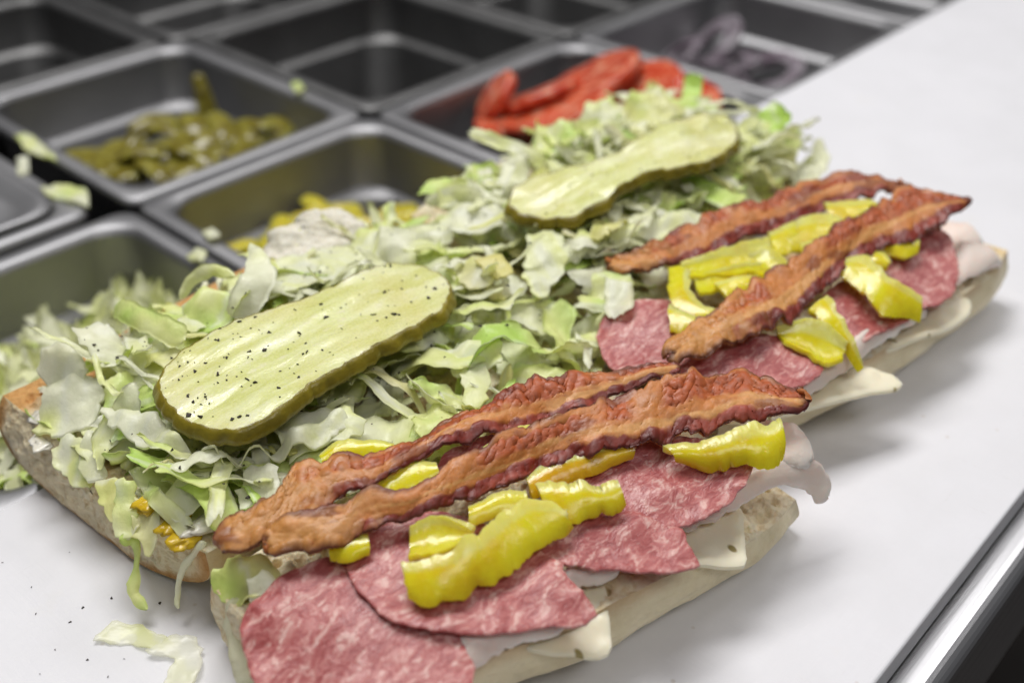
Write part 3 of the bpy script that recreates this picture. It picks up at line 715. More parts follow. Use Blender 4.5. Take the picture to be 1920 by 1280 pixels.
leaf([(330, 600, .046), (345, 560, .052), (385, 535, .056), (430, 545, .055), (450, 590, .050), (420, 612, .048), (370, 622, .046)], .72, 'bright green cupped lettuce leaf above the left end of the nearer pickle', 14, wave=.003)
strand([(218, 575, .043, 8), (250, 590, .050, 9), (300, 612, .053, 9), (345, 640, .051, 10)], .55, 'light green lettuce strip arching at the left of the nearer pickle', 15)
strand([(445, 600, .050, 12), (462, 560, .056, 13), (484, 520, .060, 12), (482, 485, .061, 7), (468, 455, .061, 2)], .03, 'upright whitish lettuce sliver curling to a point above the nearer pickle', 16, th=.001)
strand([(338, 560, .049, 3), (360, 525, .055, 5), (400, 508, .058, 6), (440, 518, .058, 3)], .35, 'pale curved lettuce rib arching over the green leaf', 17)
leaf([(225, 640, .040), (262, 610, .045), (310, 640, .046), (322, 700, .045), (300, 745, .043), (235, 720, .041)], .12, 'pale lettuce leaf with ruffled edge left of the nearer pickle', 18)
leaf([(480, 490, .047), (560, 480, .049), (640, 470, .049), (680, 480, .048), (660, 520, .050), (580, 535, .050), (500, 560, .050), (470, 540, .048)], .14, 'broad ribbed white lettuce leaf behind the nearer pickle', 19)
leaf([(640, 450, .045), (690, 430, .050), (760, 425, .049), (770, 470, .048), (720, 490, .048), (660, 490, .047)], .55, 'green-white lettuce leaf behind the middle of the nearer pickle', 20)
leaf([(855, 490, .048), (900, 485, .051), (935, 500, .052), (915, 540, .051), (870, 535, .049), (850, 515, .048)], .25, 'glossy yellowish lettuce piece right of the nearer pickle', 21, yel=.4)
leaf([(890, 480, .054), (940, 475, .056), (962, 505, .055), (930, 520, .054), (905, 505, .053)], .3, 'deep yellow lettuce heart piece between the two pickles', 22, yel=.95)
leaf([(838, 660, .044), (880, 640, .047), (940, 632, .048), (940, 680, .045), (900, 690, .043), (850, 705, .042)], .35, 'flat pale green lettuce square above the far bacon strip', 23)
leaf([(868, 690, .042), (912, 682, .043), (918, 720, .041), (905, 765, .040), (872, 765, .040)], .32, 'upright pale green lettuce square touching the far bacon strip', 24)
leaf([(990, 440, .052), (1040, 430, .054), (1070, 470, .052), (1050, 520, .048), (1010, 560, .046), (980, 520, .048)], .2, 'broad pale lettuce leaf between the farther pickle and the bacon', 25)
leaf([(1085, 520, .044), (1120, 505, .048), (1178, 510, .048), (1190, 545, .045), (1150, 595, .038), (1110, 570, .040)], .62, 'green pointed lettuce leaf hanging onto the farther salami', 26)
leaf([(1400, 300, .040), (1420, 265, .050), (1455, 252, .054), (1488, 272, .052), (1490, 320, .042), (1450, 350, .038), (1405, 345, .036)], .1, 'pale see-through lettuce leaf at the right end of the farther roll', 27, th=.0012)
leaf([(988, 285, .046), (1010, 240, .056), (1060, 228, .058), (1080, 255, .055), (1060, 300, .050), (1010, 315, .046)], .85, 'dark green lettuce leaf above the left end of the farther pickle', 28, wave=.003)
leaf([(1085, 240, .052), (1100, 195, .060), (1140, 185, .062), (1170, 215, .060), (1160, 250, .056), (1110, 262, .053)], .45, 'curled light green lettuce leaf beside the tomatoes', 29, wave=.003)
leaf([(1160, 210, .058), (1190, 165, .066), (1235, 170, .066), (1285, 205, .060), (1250, 235, .058), (1190, 245, .057)], .5, 'pale yellow-green lettuce leaf topping the heap against the tomatoes', 30, yel=.3, wave=.003)
leaf([(862, 335, .050), (885, 310, .056), (915, 325, .055), (925, 355, .050), (895, 372, .046), (868, 362, .047)], .75, 'small bright green lettuce tuft left of the farther pickle', 31, wave=.004)
leaf([(1110, 420, .050), (1180, 400, .052), (1270, 395, .051), (1340, 400, .049), (1335, 435, .046), (1240, 445, .045), (1150, 450, .046)], .3, 'long pale green lettuce leaf below the farther pickle', 32)
strand([(800, 380, .046, 6), (850, 365, .051, 8), (905, 372, .052, 9)], .02, 'white lettuce rib at the back edge between the two rolls', 33, th=.0016)
leaf([(820, 400, .047), (870, 380, .051), (930, 385, .051), (945, 420, .049), (890, 440, .047), (830, 430, .046)], .08, 'whitish lettuce leaf at the back edge between the two rolls', 34)
leaf([(300, 950, .033), (340, 900, .037), (395, 880, .039), (400, 930, .036), (360, 960, .034), (330, 975, .033)], .28, 'pale green fan-shaped lettuce leaf over the mustard', 35)
leaf([(445, 920, .037), (470, 880, .041), (515, 870, .042), (525, 920, .039), (500, 950, .037), (455, 955, .036)], .02, 'white lettuce leaf touching the dark end of the far bacon strip', 36)
leaf([(510, 800, .043), (560, 770, .046), (640, 760, .046), (690, 790, .044), (660, 830, .042), (600, 840, .041), (540, 850, .041)], .06, 'crinkled whitish lettuce leaf right of the nearer pickle tip', 37, wave=.0028)
# scraps lying on the board
leaf([(175, 1200, .0014), (215, 1160, .0016), (262, 1168, .0016), (330, 1205, .0013), (300, 1222, .0012), (240, 1205, .0014)], .12, 'wet translucent lettuce scrap lying flat on the board, upper one', 40, mat='wet', wave=.0007, name='lettuce_scrap')
leaf([(272, 1218, .0024), (330, 1185, .0026), (372, 1195, .0024), (380, 1240, .0022), (350, 1300, .0022), (300, 1290, .002), (330, 1230, .0024)], .35, 'wet translucent lettuce scrap lying flat on the board, lower green one', 41, mat='wet', wave=.0008, name='lettuce_scrap')
# torn piece of white crumb at the back of the nearer roll
S = slab(pts([(492, 470, .044), (530, 425, .050), (590, 392, .054), (630, 388, .054), (668, 414, .051), (640, 450, .048), (590, 470, .047), (530, 490, .044)]), .008, .0011, jag=.0014, jfreq=.4, wave=.0011, wfreq=240, seed=77, sharp=True)
V, F = slab_mesh(S); props(mk('bread_chunk', V, F, M['whitecrumb']), 'torn chunk of white bread crumb sticking up behind the nearer pickle', 'bread')
# loose blobs of sauce
def blob(px, py, z, r, mat, name, label, cat, seed, sq=(1, .8, .35)):
    c = at(px, py, z); nu, nv = 22, 14
    th = np.linspace(0, 2*math.pi, nu, endpoint=False)[:, None]; ph = np.linspace(.02, math.pi-.02, nv)[None, :]
    D = np.stack([np.cos(th)*np.sin(ph), np.sin(th)*np.sin(ph), np.cos(ph)*np.ones_like(th)], 2)
    R = r*(1+.45*fbm(D*1.6+seed, 3, seed))
    P = c+D*R[..., None]*np.array(sq)
    ii = np.arange(nu*nv).reshape(nu, nv); i2 = np.roll(ii, -1, 0)
    F = np.stack([ii[:, :-1].ravel(), ii[:, 1:].ravel(), i2[:, 1:].ravel(), i2[:, :-1].ravel()], 1)
    return props(mk(name, P.reshape(-1, 3), F, M[mat]), label, cat)
blob(98, 775, .0295, .007, 'mayo', 'mayonnaise_smear', 'smear of white mayonnaise inside the left rim of the nearer roll', 'sauce', 1, (1, .8, .12))
blob(82, 826, .0262, .0055, 'mayo', 'mayonnaise_smear', 'smaller mayonnaise smear at the left cut end of the nearer roll', 'sauce', 2, (1, .9, .14))
blob(283, 942, .031, .005, 'mustard', 'mustard_drop', 'yellow mustard streak under lettuce at the lower left bread end', 'sauce', 3)
blob(343, 1012, .028, .0048, 'mustard', 'mustard_drop', 'round yellow mustard drop at the lower bread edge', 'sauce', 4)
blob(330, 985, .029, .0052, 'mustard', 'mustard_drop', 'thin mustard smear above the round mustard drop', 'sauce', 5, (1.2, .6, .25))
blob(375, 985, .030, .0055, 'mayo', 'mayonnaise_smear', 'white mayonnaise lump beside the mustard near the bacon end', 'sauce', 6, (1.2, .7, .25))

# ------------------------------------------------------------------ pickles
def pickle(outline, th, label, seed, out=.0026, sag=None):
    S = slab(pts(outline), th, .0015, jag=.0007, jfreq=.45, seed=seed, wave=.0006, wfreq=60)
    T, B, ring, nr = S['T'], S['B'], S['ring'], S['nr']; N = len(T); m = len(ring)
    if sag is not None: dz = sag(T); T[:, 2] += dz; B[:, 2] += dz
    d = T[:, :2]-T[:, :2].mean(0); w, vec = np.linalg.eigh(d.T@d); ax = vec[:, 1]; uv = np.column_stack([d@ax, d@np.array([-ax[1], ax[0]])])
    T[:, 2] += .00045*fbm(n3(uv[:, 1]*260, uv[:, 0]*40, seed), 3, seed)     # seed ridges run lengthwise
    t = empty('pickle_slice', (*T[:, :2].mean(0), B[:, 2].min())); props(t, label, 'pickle', 'dill pickle slices')
    mk('flesh', T, S['tri'], M['pickle'], t, uv=uv)
    # skin: from the flesh edge outwards and down, then the underside
    sc = .0005*fbm(n3(T[ring, 0]*190, T[ring, 1]*190, seed), 2, seed)
    zt = T[ring, 2]; zb = B[ring, 2]
    rows = [np.column_stack([T[ring, :2]+nr*o_, zt-dz_]) for o_, dz_ in ((-.0004, .0002), (.0003, -.0001))]
    for o_, k in ((.5, .25), (.85, .5), (1.0, .75), (.75, .95), (.2, 1.08)):
        rows.append(np.column_stack([T[ring, :2]+nr*((o_*out+sc*2*o_)[:, None] if np.ndim(sc) else o_*out), zt-k*th]))
    V = np.vstack(rows); F = []
    for r in range(len(rows)-1):
        for k in range(m):
            k2 = (k+1) % m; q = (r*m+k2, r*m+k, (r+1)*m+k, (r+1)*m+k2); F.append(q if S['ccw'] else q[::-1])
    base = len(V); V = np.vstack([V, B - np.array([0, 0, th*.08])]); F += [tuple(i+base for i in f[::-1]) for f in S['tri']]
    mk('skin', V, F, M['skin'], t)
    return S
PK1 = pickle([(299, 725, .055), (310, 690, .056), (345, 655, .0575), (420, 612, .058), (520, 577, .058), (600, 547, .0585), (660, 517, .0585), (720, 498, .0575), (775, 496, .056), (820, 510, .055), (842, 540, .054), (832, 572, .055), (795, 598, .056), (740, 628, .057), (680, 660, .058), (620, 695, .058), (570, 725, .058), (530, 757, .0575), (490, 785, .0565), (440, 803, .056), (395, 800, .055), (350, 785, .0545), (318, 757, .0545)],
       .0058, 'large dill pickle slice speckled with pepper on the nearer roll', 4)
PK2 = pickle([(955, 378, .058), (970, 346, .060), (1015, 327, .062), (1080, 313, .064), (1140, 292, .066), (1200, 258, .068), (1250, 228, .069), (1310, 213, .068), (1355, 218, .065), (1380, 240, .062), (1374, 270, .061), (1335, 298, .062), (1275, 312, .0635), (1220, 318, .065), (1170, 342, .064), (1120, 380, .061), (1070, 405, .058), (1020, 407, .057), (975, 396, .057)],
       .0050, 'wavy dill pickle slice on the farther roll near the tomatoes', 9, out=.002)

# ------------------------------------------------------------------ cheese, turkey, salami
def slice_(name, outline, th, mat, label, cat, group, seed, wave=.0008, wfreq=35, jag=.0004, res=.002, inner=None, sharp=False, jfreq=.4):
    S = slab(pts(outline), th, res, jag=jag, jfreq=jfreq, wave=wave, wfreq=wfreq, seed=seed, sharp=sharp, inner=None if inner is None else pts(inner))
    V, F = slab_mesh(S); o = mk(name, V, F, M[mat]); o.data.set_sharp_from_angle(angle=math.radians(55)); return props(o, label, cat, group)
CH = 'cheese slices under the meat'
slice_('cheese_slice', [(1090, 1000, .027), (1190, 970, .027), (1300, 958, .0272), (1378, 950, .027), (1386, 956, .027), (1390, 1000, .026), (1394, 1046, .0242), (1388, 1055, .0238), (1378, 1056, .0238), (1300, 1053, .0255), (1180, 1058, .0265)], .0026, 'cheese', 'square corner of pale cheese beside the torn crumb of the nearer roll', 'cheese', CH, 1, .0004, jag=.0001)
slice_('cheese_slice', [(970, 1165, .0268), (1020, 1125, .0272), (1100, 1085, .0275), (1128, 1095, .027), (1135, 1150, .0255), (1140, 1205, .0228), (1134, 1220, .0222), (1118, 1225, .0224), (1060, 1216, .0245), (990, 1205, .026)], .0026, 'cheese', 'drooping pale cheese corner with dark flecks below the second salami', 'cheese', CH, 2, .0005, jag=.0001)
slice_('cheese_slice', [(1330, 770, .0262), (1420, 725, .0268), (1540, 690, .027), (1625, 688, .0262), (1670, 702, .0248), (1684, 712, .0238), (1680, 722, .0236), (1600, 738, .0252), (1500, 764, .0258), (1400, 785, .0262)], .0026, 'cheese', 'pointed pale cheese corner jutting from the middle of the farther roll', 'cheese', CH, 3, .0005, jag=.0001)
slice_('cheese_slice', [(1640, 620, .0262), (1740, 575, .0268), (1805, 558, .0262), (1816, 566, .0256), (1810, 588, .0250), (1775, 612, .0250), (1715, 632, .0256), (1660, 652, .0258)], .0026, 'cheese', 'pale cheese corner near the right tip of the farther roll', 'cheese', CH, 4, .0005, jag=.0001)
TK = 'folded turkey slices'
def fold(U, L, th, label, seed, arch=.002, rough=.0007):
    th *= .75; arch *= .7
    P, u, v, s, n = ribbon_grid(pts(U), pts(L), 80, 26, arch=arch, jit=.0010, endjit=.001, seed=seed, roundend=.004, rough=rough, rfreq=60)
    V, F, _ = sheet(P, th); return props(mk('turkey_slice', V, F, M['turkey']), label, 'turkey', TK)
fold([(1255, 950, .034), (1340, 915, .036), (1415, 880, .0365), (1475, 862, .036), (1530, 868, .033), (1562, 905, .024)], [(1270, 1003, .029), (1345, 972, .0295), (1415, 932, .0298), (1465, 912, .0295), (1505, 915, .026), (1540, 957, .018)], .0022, 'turkey slice rolled along the torn right end of the nearer roll, drooping over it', 1, .0012)
fold([(1380, 800, .038), (1440, 785, .041), (1490, 798, .041), (1519, 842, .036)], [(1385, 890, .033), (1440, 875, .035), (1485, 875, .0345), (1514, 885, .032)], .0022, 'turkey fold behind the banana pepper at the right end of the nearer roll', 2, .002)
fold([(985, 1085, .034), (1050, 1070, .035), (1110, 1055, .0345), (1160, 1050, .034)], [(985, 1140, .029), (1050, 1118, .0295), (1110, 1095, .0295), (1160, 1080, .0295)], .0022, 'turkey fold showing between the second and third salami', 3, .0015)
fold([(830, 1215, .033), (900, 1180, .034), (985, 1150, .034), (1060, 1140, .033)], [(850, 1270, .028), (905, 1238, .0285), (985, 1205, .0288), (1055, 1185, .029)], .0022, 'thin turkey edge between the lowest salami and the cheese', 4, .0015)
fold([(1440, 745, .033), (1510, 695, .035), (1580, 645, .036), (1660, 600, .0355), (1720, 570, .034)], [(1465, 778, .028), (1550, 720, .0285), (1615, 668, .029), (1680, 625, .029), (1740, 595, .0285)], .0022, 'turkey slice running along the front of the farther roll', 5, .002)
fold([(1770, 470, .033), (1810, 455, .036), (1850, 462, .034), (1872, 488, .028)], [(1780, 540, .029), (1820, 520, .030), (1850, 508, .029), (1868, 500, .026)], .0022, 'thin turkey flap at the right tip of the farther roll', 6, .002)
fold([(1735, 425, .034), (1775, 415, .036), (1815, 422, .035), (1838, 450, .031)], [(1745, 480, .031), (1780, 475, .032), (1815, 470, .031), (1838, 462, .029)], .0022, 'pale turkey slice behind the last salami on the farther roll', 7, .002)
SA = 'salami slices'
sal = lambda o, label, seed, th=.0014, **k: slice_('salami_slice', o, th, 'salami', label, 'salami', SA, seed+100, **{'wave': .0014, 'wfreq': 26, 'res': .0018, 'jag': .0006, 'jfreq': .5, **k})
sal([(456, 1168, .0318), (480, 1125, .035), (540, 1075, .037), (620, 1045, .038), (700, 1050, .0385), (770, 1090, .0385), (850, 1165, .037), (868, 1215, .0345), (885, 1250, .033), (870, 1310, .0325), (780, 1370, .031), (620, 1380, .0295), (510, 1320, .027), (466, 1240, .0285)], 'largest salami slice at the bottom left of the nearer roll', 1)
sal([(652, 1065, .0395), (672, 1005, .0425), (740, 965, .0425), (840, 960, .0425), (960, 1000, .042), (1045, 1050, .0405), (1052, 1065, .040), (1082, 1100, .0385), (1112, 1142, .0365), (1092, 1165, .0360), (1000, 1172, .0365), (900, 1184, .0375), (800, 1176, .0385), (715, 1142, .039)], 'second salami slice with torn right corner under the large banana pepper', 2, inner=[(850, 1080, .041)])
sal([(960, 1020, .0395), (1000, 980, .0415), (1080, 955, .042), (1180, 960, .0405), (1272, 988, .0385), (1288, 1020, .0372), (1309, 1055, .036), (1240, 1066, .0362), (1140, 1060, .0375), (1050, 1050, .039)], 'third salami slice with pointed right tip in the middle of the nearer roll', 3)
sal([(1030, 890, .043), (1090, 845, .045), (1180, 815, .046), (1290, 820, .0455), (1395, 858, .0430), (1402, 892, .0415), (1355, 945, .0395), (1285, 978, .0385), (1195, 1003, .038), (1148, 962, .0395), (1090, 930, .041)], 'rightmost salami slice on the nearer roll below the banana pepper ring', 4, inner=[(1240, 900, .042)])
sal([(820, 890, .044), (850, 840, .0455), (930, 810, .046), (1010, 810, .046), (1030, 860, .044), (960, 900, .043), (880, 910, .043)], 'salami slice glimpsed between the two nearer bacon strips', 5)
sal([(1122, 625, .036), (1150, 585, .039), (1210, 565, .0405), (1290, 575, .0405), (1340, 620, .040), (1330, 675, .038), (1270, 700, .037), (1190, 702, .036), (1140, 680, .035)], 'leftmost salami slice on the farther roll below the lettuce', 6)
sal([(1270, 690, .038), (1330, 650, .0405), (1410, 628, .041), (1480, 636, .0395), (1515, 665, .0378), (1543, 690, .0365), (1505, 716, .0355), (1430, 735, .035), (1350, 745, .036), (1290, 730, .037)], 'salami slice with ragged tip behind the nearer bacon ends', 7)
sal([(1530, 590, .0385), (1560, 540, .041), (1620, 515, .042), (1690, 545, .0405), (1706, 590, .038), (1665, 610, .037), (1600, 640, .0362), (1550, 640, .037)], 'salami slice under the drooping banana pepper on the farther roll', 8)
sal([(1640, 520, .040), (1660, 470, .0425), (1715, 435, .0435), (1765, 435, .042), (1792, 485, .039), (1786, 545, .0365), (1735, 572, .036), (1680, 560, .038)], 'rightmost salami slice on the farther roll beside the turkey', 9)

# ------------------------------------------------------------------ bacon
def bacon(U, L, label, seed, endfat=.14, th=.0022, ruf=.0011, bands=(.10, .46, .74)):
    nu, nv = 380, 64
    P, u, v, s, n = ribbon_grid(pts(U), pts(L), nu, nv, arch=.0008, jit=.0018, endjit=.0018, seed=seed, roundend=.0028)
    w_ = np.linalg.norm(P[:, 0]-P[:, -1], axis=1)[:, None]*1000
    b0, b1, b2 = bands
    wv = v+.10*fbm(n3(s*.035, v*1.5, seed), 3, seed)+.03*fbm(n3(s*.25, v*4, seed+2), 2, seed)
    lean = sstep(b0-.03, b0+.05, wv)*(1-sstep(b1-.05, b1+.05, wv))
    fat = sstep(b1-.05, b1+.05, wv)*(1-sstep(b2-.04, b2+.05, wv))
    edge = sstep(b2-.04, b2+.05, wv)
    lean_mod = sstep(-.15, .25, fbm(n3(s*.05, 2.2, seed+8), 2, seed)+.35)
    lean = lean*lean_mod
    cells = worley(np.stack([s*.36+.3*fbm(n3(s*.2, v*3, seed), 2, seed), v*w_*.26], -1), seed)
    pit = (sstep(.1, .6, cells)-.5)
    ridg = 1-2*np.abs(fbm(n3(s*.30, v*w_*.17, seed+4), 2, seed))
    d = -lean*(ridg*.00030+(1-sstep(.0, .5, cells))*.0008*sstep(-.3, .5, fbm(n3(s*.06, v*2, seed+50), 2, seed))) + (.0002+.0002*lean)*fbm(n3(s*.5, v*w_*.5, seed+4), 3, seed)
    d = d + ruf*np.sin(s*.42+2.2*fbm(n3(s*.08, 7.7, seed), 2, seed))*(sstep(.55, 1, v)+.45*sstep(.45, 0, v)*1.0)*.7
    d = d + .0019*fbm(n3(s*.045, v*1.2, seed+6), 2, seed)
    d = d + .0006*edge*fbm(n3(s*.35, v*w_*.25, seed+12), 2, seed)
    P = P+n*d[..., None]
    V, F, _ = sheet(P, th, edge=.5)
    LEAN = np.array([.45, .105, .030]); FAT = np.array([.55, .205, .050]); MAR = np.array([.21, .028, .016]); DRK = np.array([.085, .014, .010]); TANF = np.array([.60, .285, .078]); PNK = np.array([.36, .085, .055])
    nn = fbm(n3(s*.3, v*w_*.3, seed+5), 3, seed)[..., None]
    c = FAT*(1+.12*nn)
    fs = (fat*sstep(.0, .45, fbm(n3(s*.03, v*7, seed+40), 2, seed)))[..., None]*.75; c = c*(1-fs)+np.array([.68, .36, .12])*fs
    k = lean[..., None]; c = c*(1-k)+(LEAN*(1-.30*(1-sstep(.05, .5, cells))[..., None])+np.array([.05, .01, .0])*nn)*k
    pk = sstep(.1, .5, fbm(n3(s*.04, v*2, seed+13), 2, seed))[..., None]
    k = edge[..., None]; c = c*(1-k)+((MAR*(1-pk*.6)+PNK*pk*.6)*(1+.3*nn))*k
    ef = (1-sstep(endfat*.5, endfat*1.3, u+.05*nn[..., 0]))[..., None]
    c = c*(1-ef*.85)+TANF*(1+.1*nn)*ef*.85
    rim = np.minimum(np.minimum(v, 1-v)*w_, np.minimum(u, 1-u)*s.max())
    burn = (1-sstep(.1, 1.3+1.9*sstep(-.2, .6, fbm(n3(s*.09, np.where(v < .5, 2., 6.), seed+3), 2, seed)), rim))[..., None]
    c = c*(1-burn*.85)+DRK*burn*.85
    ch_ = sstep(.34, .70, fbm(n3(s*.06, v*2.5, seed+31), 3, seed))[..., None]
    c = c*(1-ch_*.6)+DRK*1.8*ch_*.6
    bot = FAT*.6+LEAN*.3+np.zeros_like(c)
    return props(mk('bacon_strip', V, F, M['bacon'], col=np.vstack([c.reshape(-1, 3), bot.reshape(-1, 3)])), label, 'bacon', 'fried bacon strips')
bacon([(412, 985, .043), (450, 962, .045), (520, 930, .047), (560, 885, .049), (640, 862, .0505), (700, 855, .051), (760, 828, .051), (860, 782, .051), (945, 742, .052), (1030, 706, .053), (1130, 700, .052), (1210, 690, .0505), (1275, 684, .050)],
      [(398, 1034, .040), (470, 1030, .042), (560, 985, .0445), (630, 945, .0465), (700, 915, .048), (770, 868, .049), (830, 845, .0495), (900, 825, .0495), (975, 800, .049), (1080, 770, .049), (1150, 742, .049), (1230, 715, .049), (1278, 705, .0495)],
      'twisted bacon strip lying along the lettuce edge of the nearer roll', 3, endfat=.25)
bacon([(505, 990, .046), (560, 968, .048), (640, 950, .049), (690, 922, .0505), (770, 915, .0515), (860, 862, .053), (950, 815, .0545), (1050, 775, .0555), (1150, 742, .056), (1250, 715, .056), (1340, 700, .0555), (1400, 690, .055), (1470, 722, .053), (1512, 738, .052)],
      [(500, 1038, .044), (580, 1036, .0445), (660, 1015, .045), (740, 982, .0462), (830, 955, .0468), (900, 928, .0475), (985, 898, .048), (1060, 864, .0486), (1130, 852, .0485), (1220, 832, .0485), (1300, 815, .0485), (1370, 800, .0485), (1450, 785, .0485), (1508, 768, .0495)],
      'broad bacon strip across the front of the nearer roll over banana peppers', 8, endfat=.16)
bacon([(1125, 483, .048), (1180, 476, .050), (1240, 448, .051), (1290, 425, .0525), (1360, 398, .0535), (1440, 370, .055), (1500, 345, .056), (1560, 327, .0565), (1620, 325, .056), (1690, 340, .054)],
      [(1160, 520, .046), (1195, 515, .046), (1260, 495, .047), (1330, 488, .0475), (1380, 458, .0485), (1440, 440, .049), (1510, 415, .0495), (1570, 388, .050), (1630, 375, .051), (1692, 350, .053)],
      'bacon strip on the far side of the farther roll next to lettuce', 14, endfat=.15, ruf=.0017)
bacon([(1245, 648, .046), (1310, 598, .048), (1380, 552, .050), (1450, 505, .052), (1510, 470, .053), (1570, 425, .0545), (1640, 385, .0555), (1700, 350, .0565), (1760, 362, .055), (1815, 377, .053)],
      [(1262, 690, .043), (1330, 664, .0443), (1400, 636, .0455), (1470, 604, .046), (1530, 554, .047), (1580, 510, .048), (1640, 470, .049), (1710, 445, .050), (1765, 420, .051), (1812, 385, .0525)],
      'ruffled bacon strip across the front of the farther roll over banana peppers', 21, endfat=.22, ruf=.0020)

# ------------------------------------------------------------------ banana peppers
def pepper(U, L, label, seed, th=.0034, arch=.0022, orange=0.0, pale=0.0, jit=.0009):
    P, u, v, s, n = ribbon_grid(pts(U), pts(L), 90, 26, arch=arch*.55, jit=jit, endjit=.0006, seed=seed, roundend=0.0, rough=.0004, rfreq=70)
    V, F, _ = sheet(P, th*.68, edge=1.0)
    g = fbm(P*40, 3, seed)[..., None]
    YEL, PAL, ORA = np.array([.95, .755, .018]), np.array([.90, .83, .22]), np.array([.80, .40, .010])
    c = YEL*(1+.10*g); c = c*(1-orange)+ORA*orange; c = c*(1-pale)+PAL*pale
    inner = (sstep(.36, .22, v+.10*g[..., 0])*.85)[..., None]; c = c*(1-inner)+PAL*inner      # pale inner wall along one edge
    c2 = c*.5+PAL*.5
    o = mk('banana_pepper_slice', V, F, M['pepper'], col=np.vstack([c.reshape(-1, 3), c2.reshape(-1, 3)])); o.data.set_sharp_from_angle(angle=math.radians(48))
    return props(o, label, 'banana pepper', 'yellow banana pepper slices')
pepper([(757, 1062, .0455), (800, 1046, .048), (860, 1024, .050), (910, 985, .051), (960, 952, .0512), (1020, 945, .050), (1062, 962, .048)], [(770, 1125, .041), (825, 1133, .041), (880, 1108, .0415), (945, 1082, .0415), (1000, 1045, .0425), (1040, 1018, .043), (1068, 985, .044)], 'largest banana pepper slice, glossy, lying on the second salami', 1, jit=.0018, th=.0042)
pepper([(770, 985, .0465), (810, 965, .0485), (850, 968, .0485), (885, 990, .0475)], [(765, 1048, .0435), (810, 1040, .0445), (855, 1025, .045), (885, 1015, .045)], 'matte banana pepper slice just above the largest one', 2, pale=.15, arch=-.004, th=.0026)
pepper([(1005, 915, .0475), (1050, 902, .0490), (1080, 905, .0490), (1115, 912, .0480), (1160, 908, .0475)], [(1022, 958, .0445), (1070, 972, .0435), (1110, 968, .043), (1145, 962, .043), (1168, 940, .0445)], 'knobbly banana pepper slice in the middle of the nearer roll', 3, arch=.003, jit=.0018)
pepper([(1245, 842, .0475), (1320, 832, .0490), (1375, 815, .0505), (1420, 800, .051), (1462, 785, .0505)], [(1275, 862, .0450), (1340, 878, .0440), (1390, 872, .0445), (1440, 872, .0440), (1462, 850, .0450)], 'glossy banana pepper ring at the right end under the bacon', 4, arch=.004, jit=.0016)
pepper([(985, 895, .046), (1060, 862, .0475), (1130, 838, .048), (1190, 835, .047)], [(995, 935, .0435), (1070, 905, .044), (1130, 882, .0445), (1185, 855, .0455)], 'orange-tinged banana pepper slice in the shade under the broad bacon', 5, orange=.8)
pepper([(910, 842, .0475), (955, 812, .0495), (1010, 800, .050), (1060, 795, .0495)], [(912, 862, .046), (955, 858, .046), (1005, 842, .0465), (1055, 822, .047)], 'banana pepper slice wedged between the two nearer bacon strips', 6)
pepper([(668, 940, .044), (720, 895, .0465), (775, 872, .047), (818, 872, .0465)], [(668, 985, .042), (730, 960, .0425), (780, 930, .0435), (825, 900, .0445)], 'banana pepper slice between the bacon strips near their left ends', 7)
pepper([(622, 1022, .0425), (660, 1012, .0435), (692, 1010, .0435)], [(625, 1048, .041), (660, 1052, .041), (690, 1042, .0415)], 'small banana pepper end peeking out below the left bacon end', 8)
pepper([(605, 855, .0445), (640, 832, .047), (690, 828, .0475), (735, 835, .047)], [(605, 880, .043), (650, 868, .044), (700, 862, .0445), (740, 852, .045)], 'banana pepper slice sunk into lettuce above the left bacon end', 9)
pepper([(880, 955, .0455), (930, 930, .0465), (985, 925, .0465)], [(880, 985, .044), (935, 970, .044), (990, 955, .044)], 'banana pepper slice under the broad bacon above the largest slice', 10, pale=.2)
# farther roll
pepper([(1295, 505, .046), (1292, 545, .0465), (1320, 575, .046), (1380, 590, .0455)], [(1252, 505, .047), (1258, 560, .0455), (1292, 598, .0435), (1350, 618, .0425)], 'curved banana pepper ring at the left of the farther roll', 11, arch=.001)
pepper([(1253, 575, .0435), (1290, 590, .0440), (1340, 610, .0435)], [(1255, 622, .041), (1290, 635, .0405), (1330, 640, .0405)], 'stubby banana pepper piece under the curved ring on the farther roll', 12)
pepper([(1275, 490, .049), (1340, 470, .0505), (1400, 452, .0515), (1450, 440, .051)], [(1280, 525, .047), (1345, 515, .0475), (1400, 515, .047), (1460, 500, .047)], 'banana pepper slice under the far bacon strip of the farther roll', 13, arch=-.003, th=.0026)
pepper([(1405, 470, .0500), (1440, 465, .051), (1490, 500, .0505), (1530, 520, .049)], [(1390, 505, .047), (1430, 520, .047), (1470, 540, .0465), (1510, 545, .046)], 'broad banana pepper slice in the centre of the farther roll', 14, arch=-.004, th=.0026)
pepper([(1480, 425, .0515), (1520, 405, .053), (1570, 410, .0530), (1590, 435, .052)], [(1475, 470, .049), (1520, 465, .0495), (1555, 470, .049), (1580, 455, .050)], 'paler banana pepper slice upper centre of the farther roll', 15, pale=.12)
pepper([(1545, 385, .0525), (1590, 378, .0535), (1625, 378, .053), (1648, 385, .052)], [(1555, 415, .0505), (1590, 425, .050), (1620, 422, .050), (1642, 405, .051)], 'banana pepper slice between the two farther bacon strips at the right', 16)
pepper([(1340, 535, .0470), (1390, 522, .0485), (1440, 530, .0485), (1470, 550, .0475)], [(1360, 560, .046), (1400, 552, .0465), (1430, 560, .0460), (1455, 575, .0455)], 'thin banana pepper ring beside the curved ring on the farther roll', 17, arch=.001)
pepper([(1585, 490, .0485), (1625, 485, .050), (1665, 520, .049), (1728, 560, .0425)], [(1575, 520, .046), (1620, 555, .0445), (1655, 590, .041), (1722, 602, .036)], 'long banana pepper slice drooping over the front of the farther roll', 18, arch=.0015)
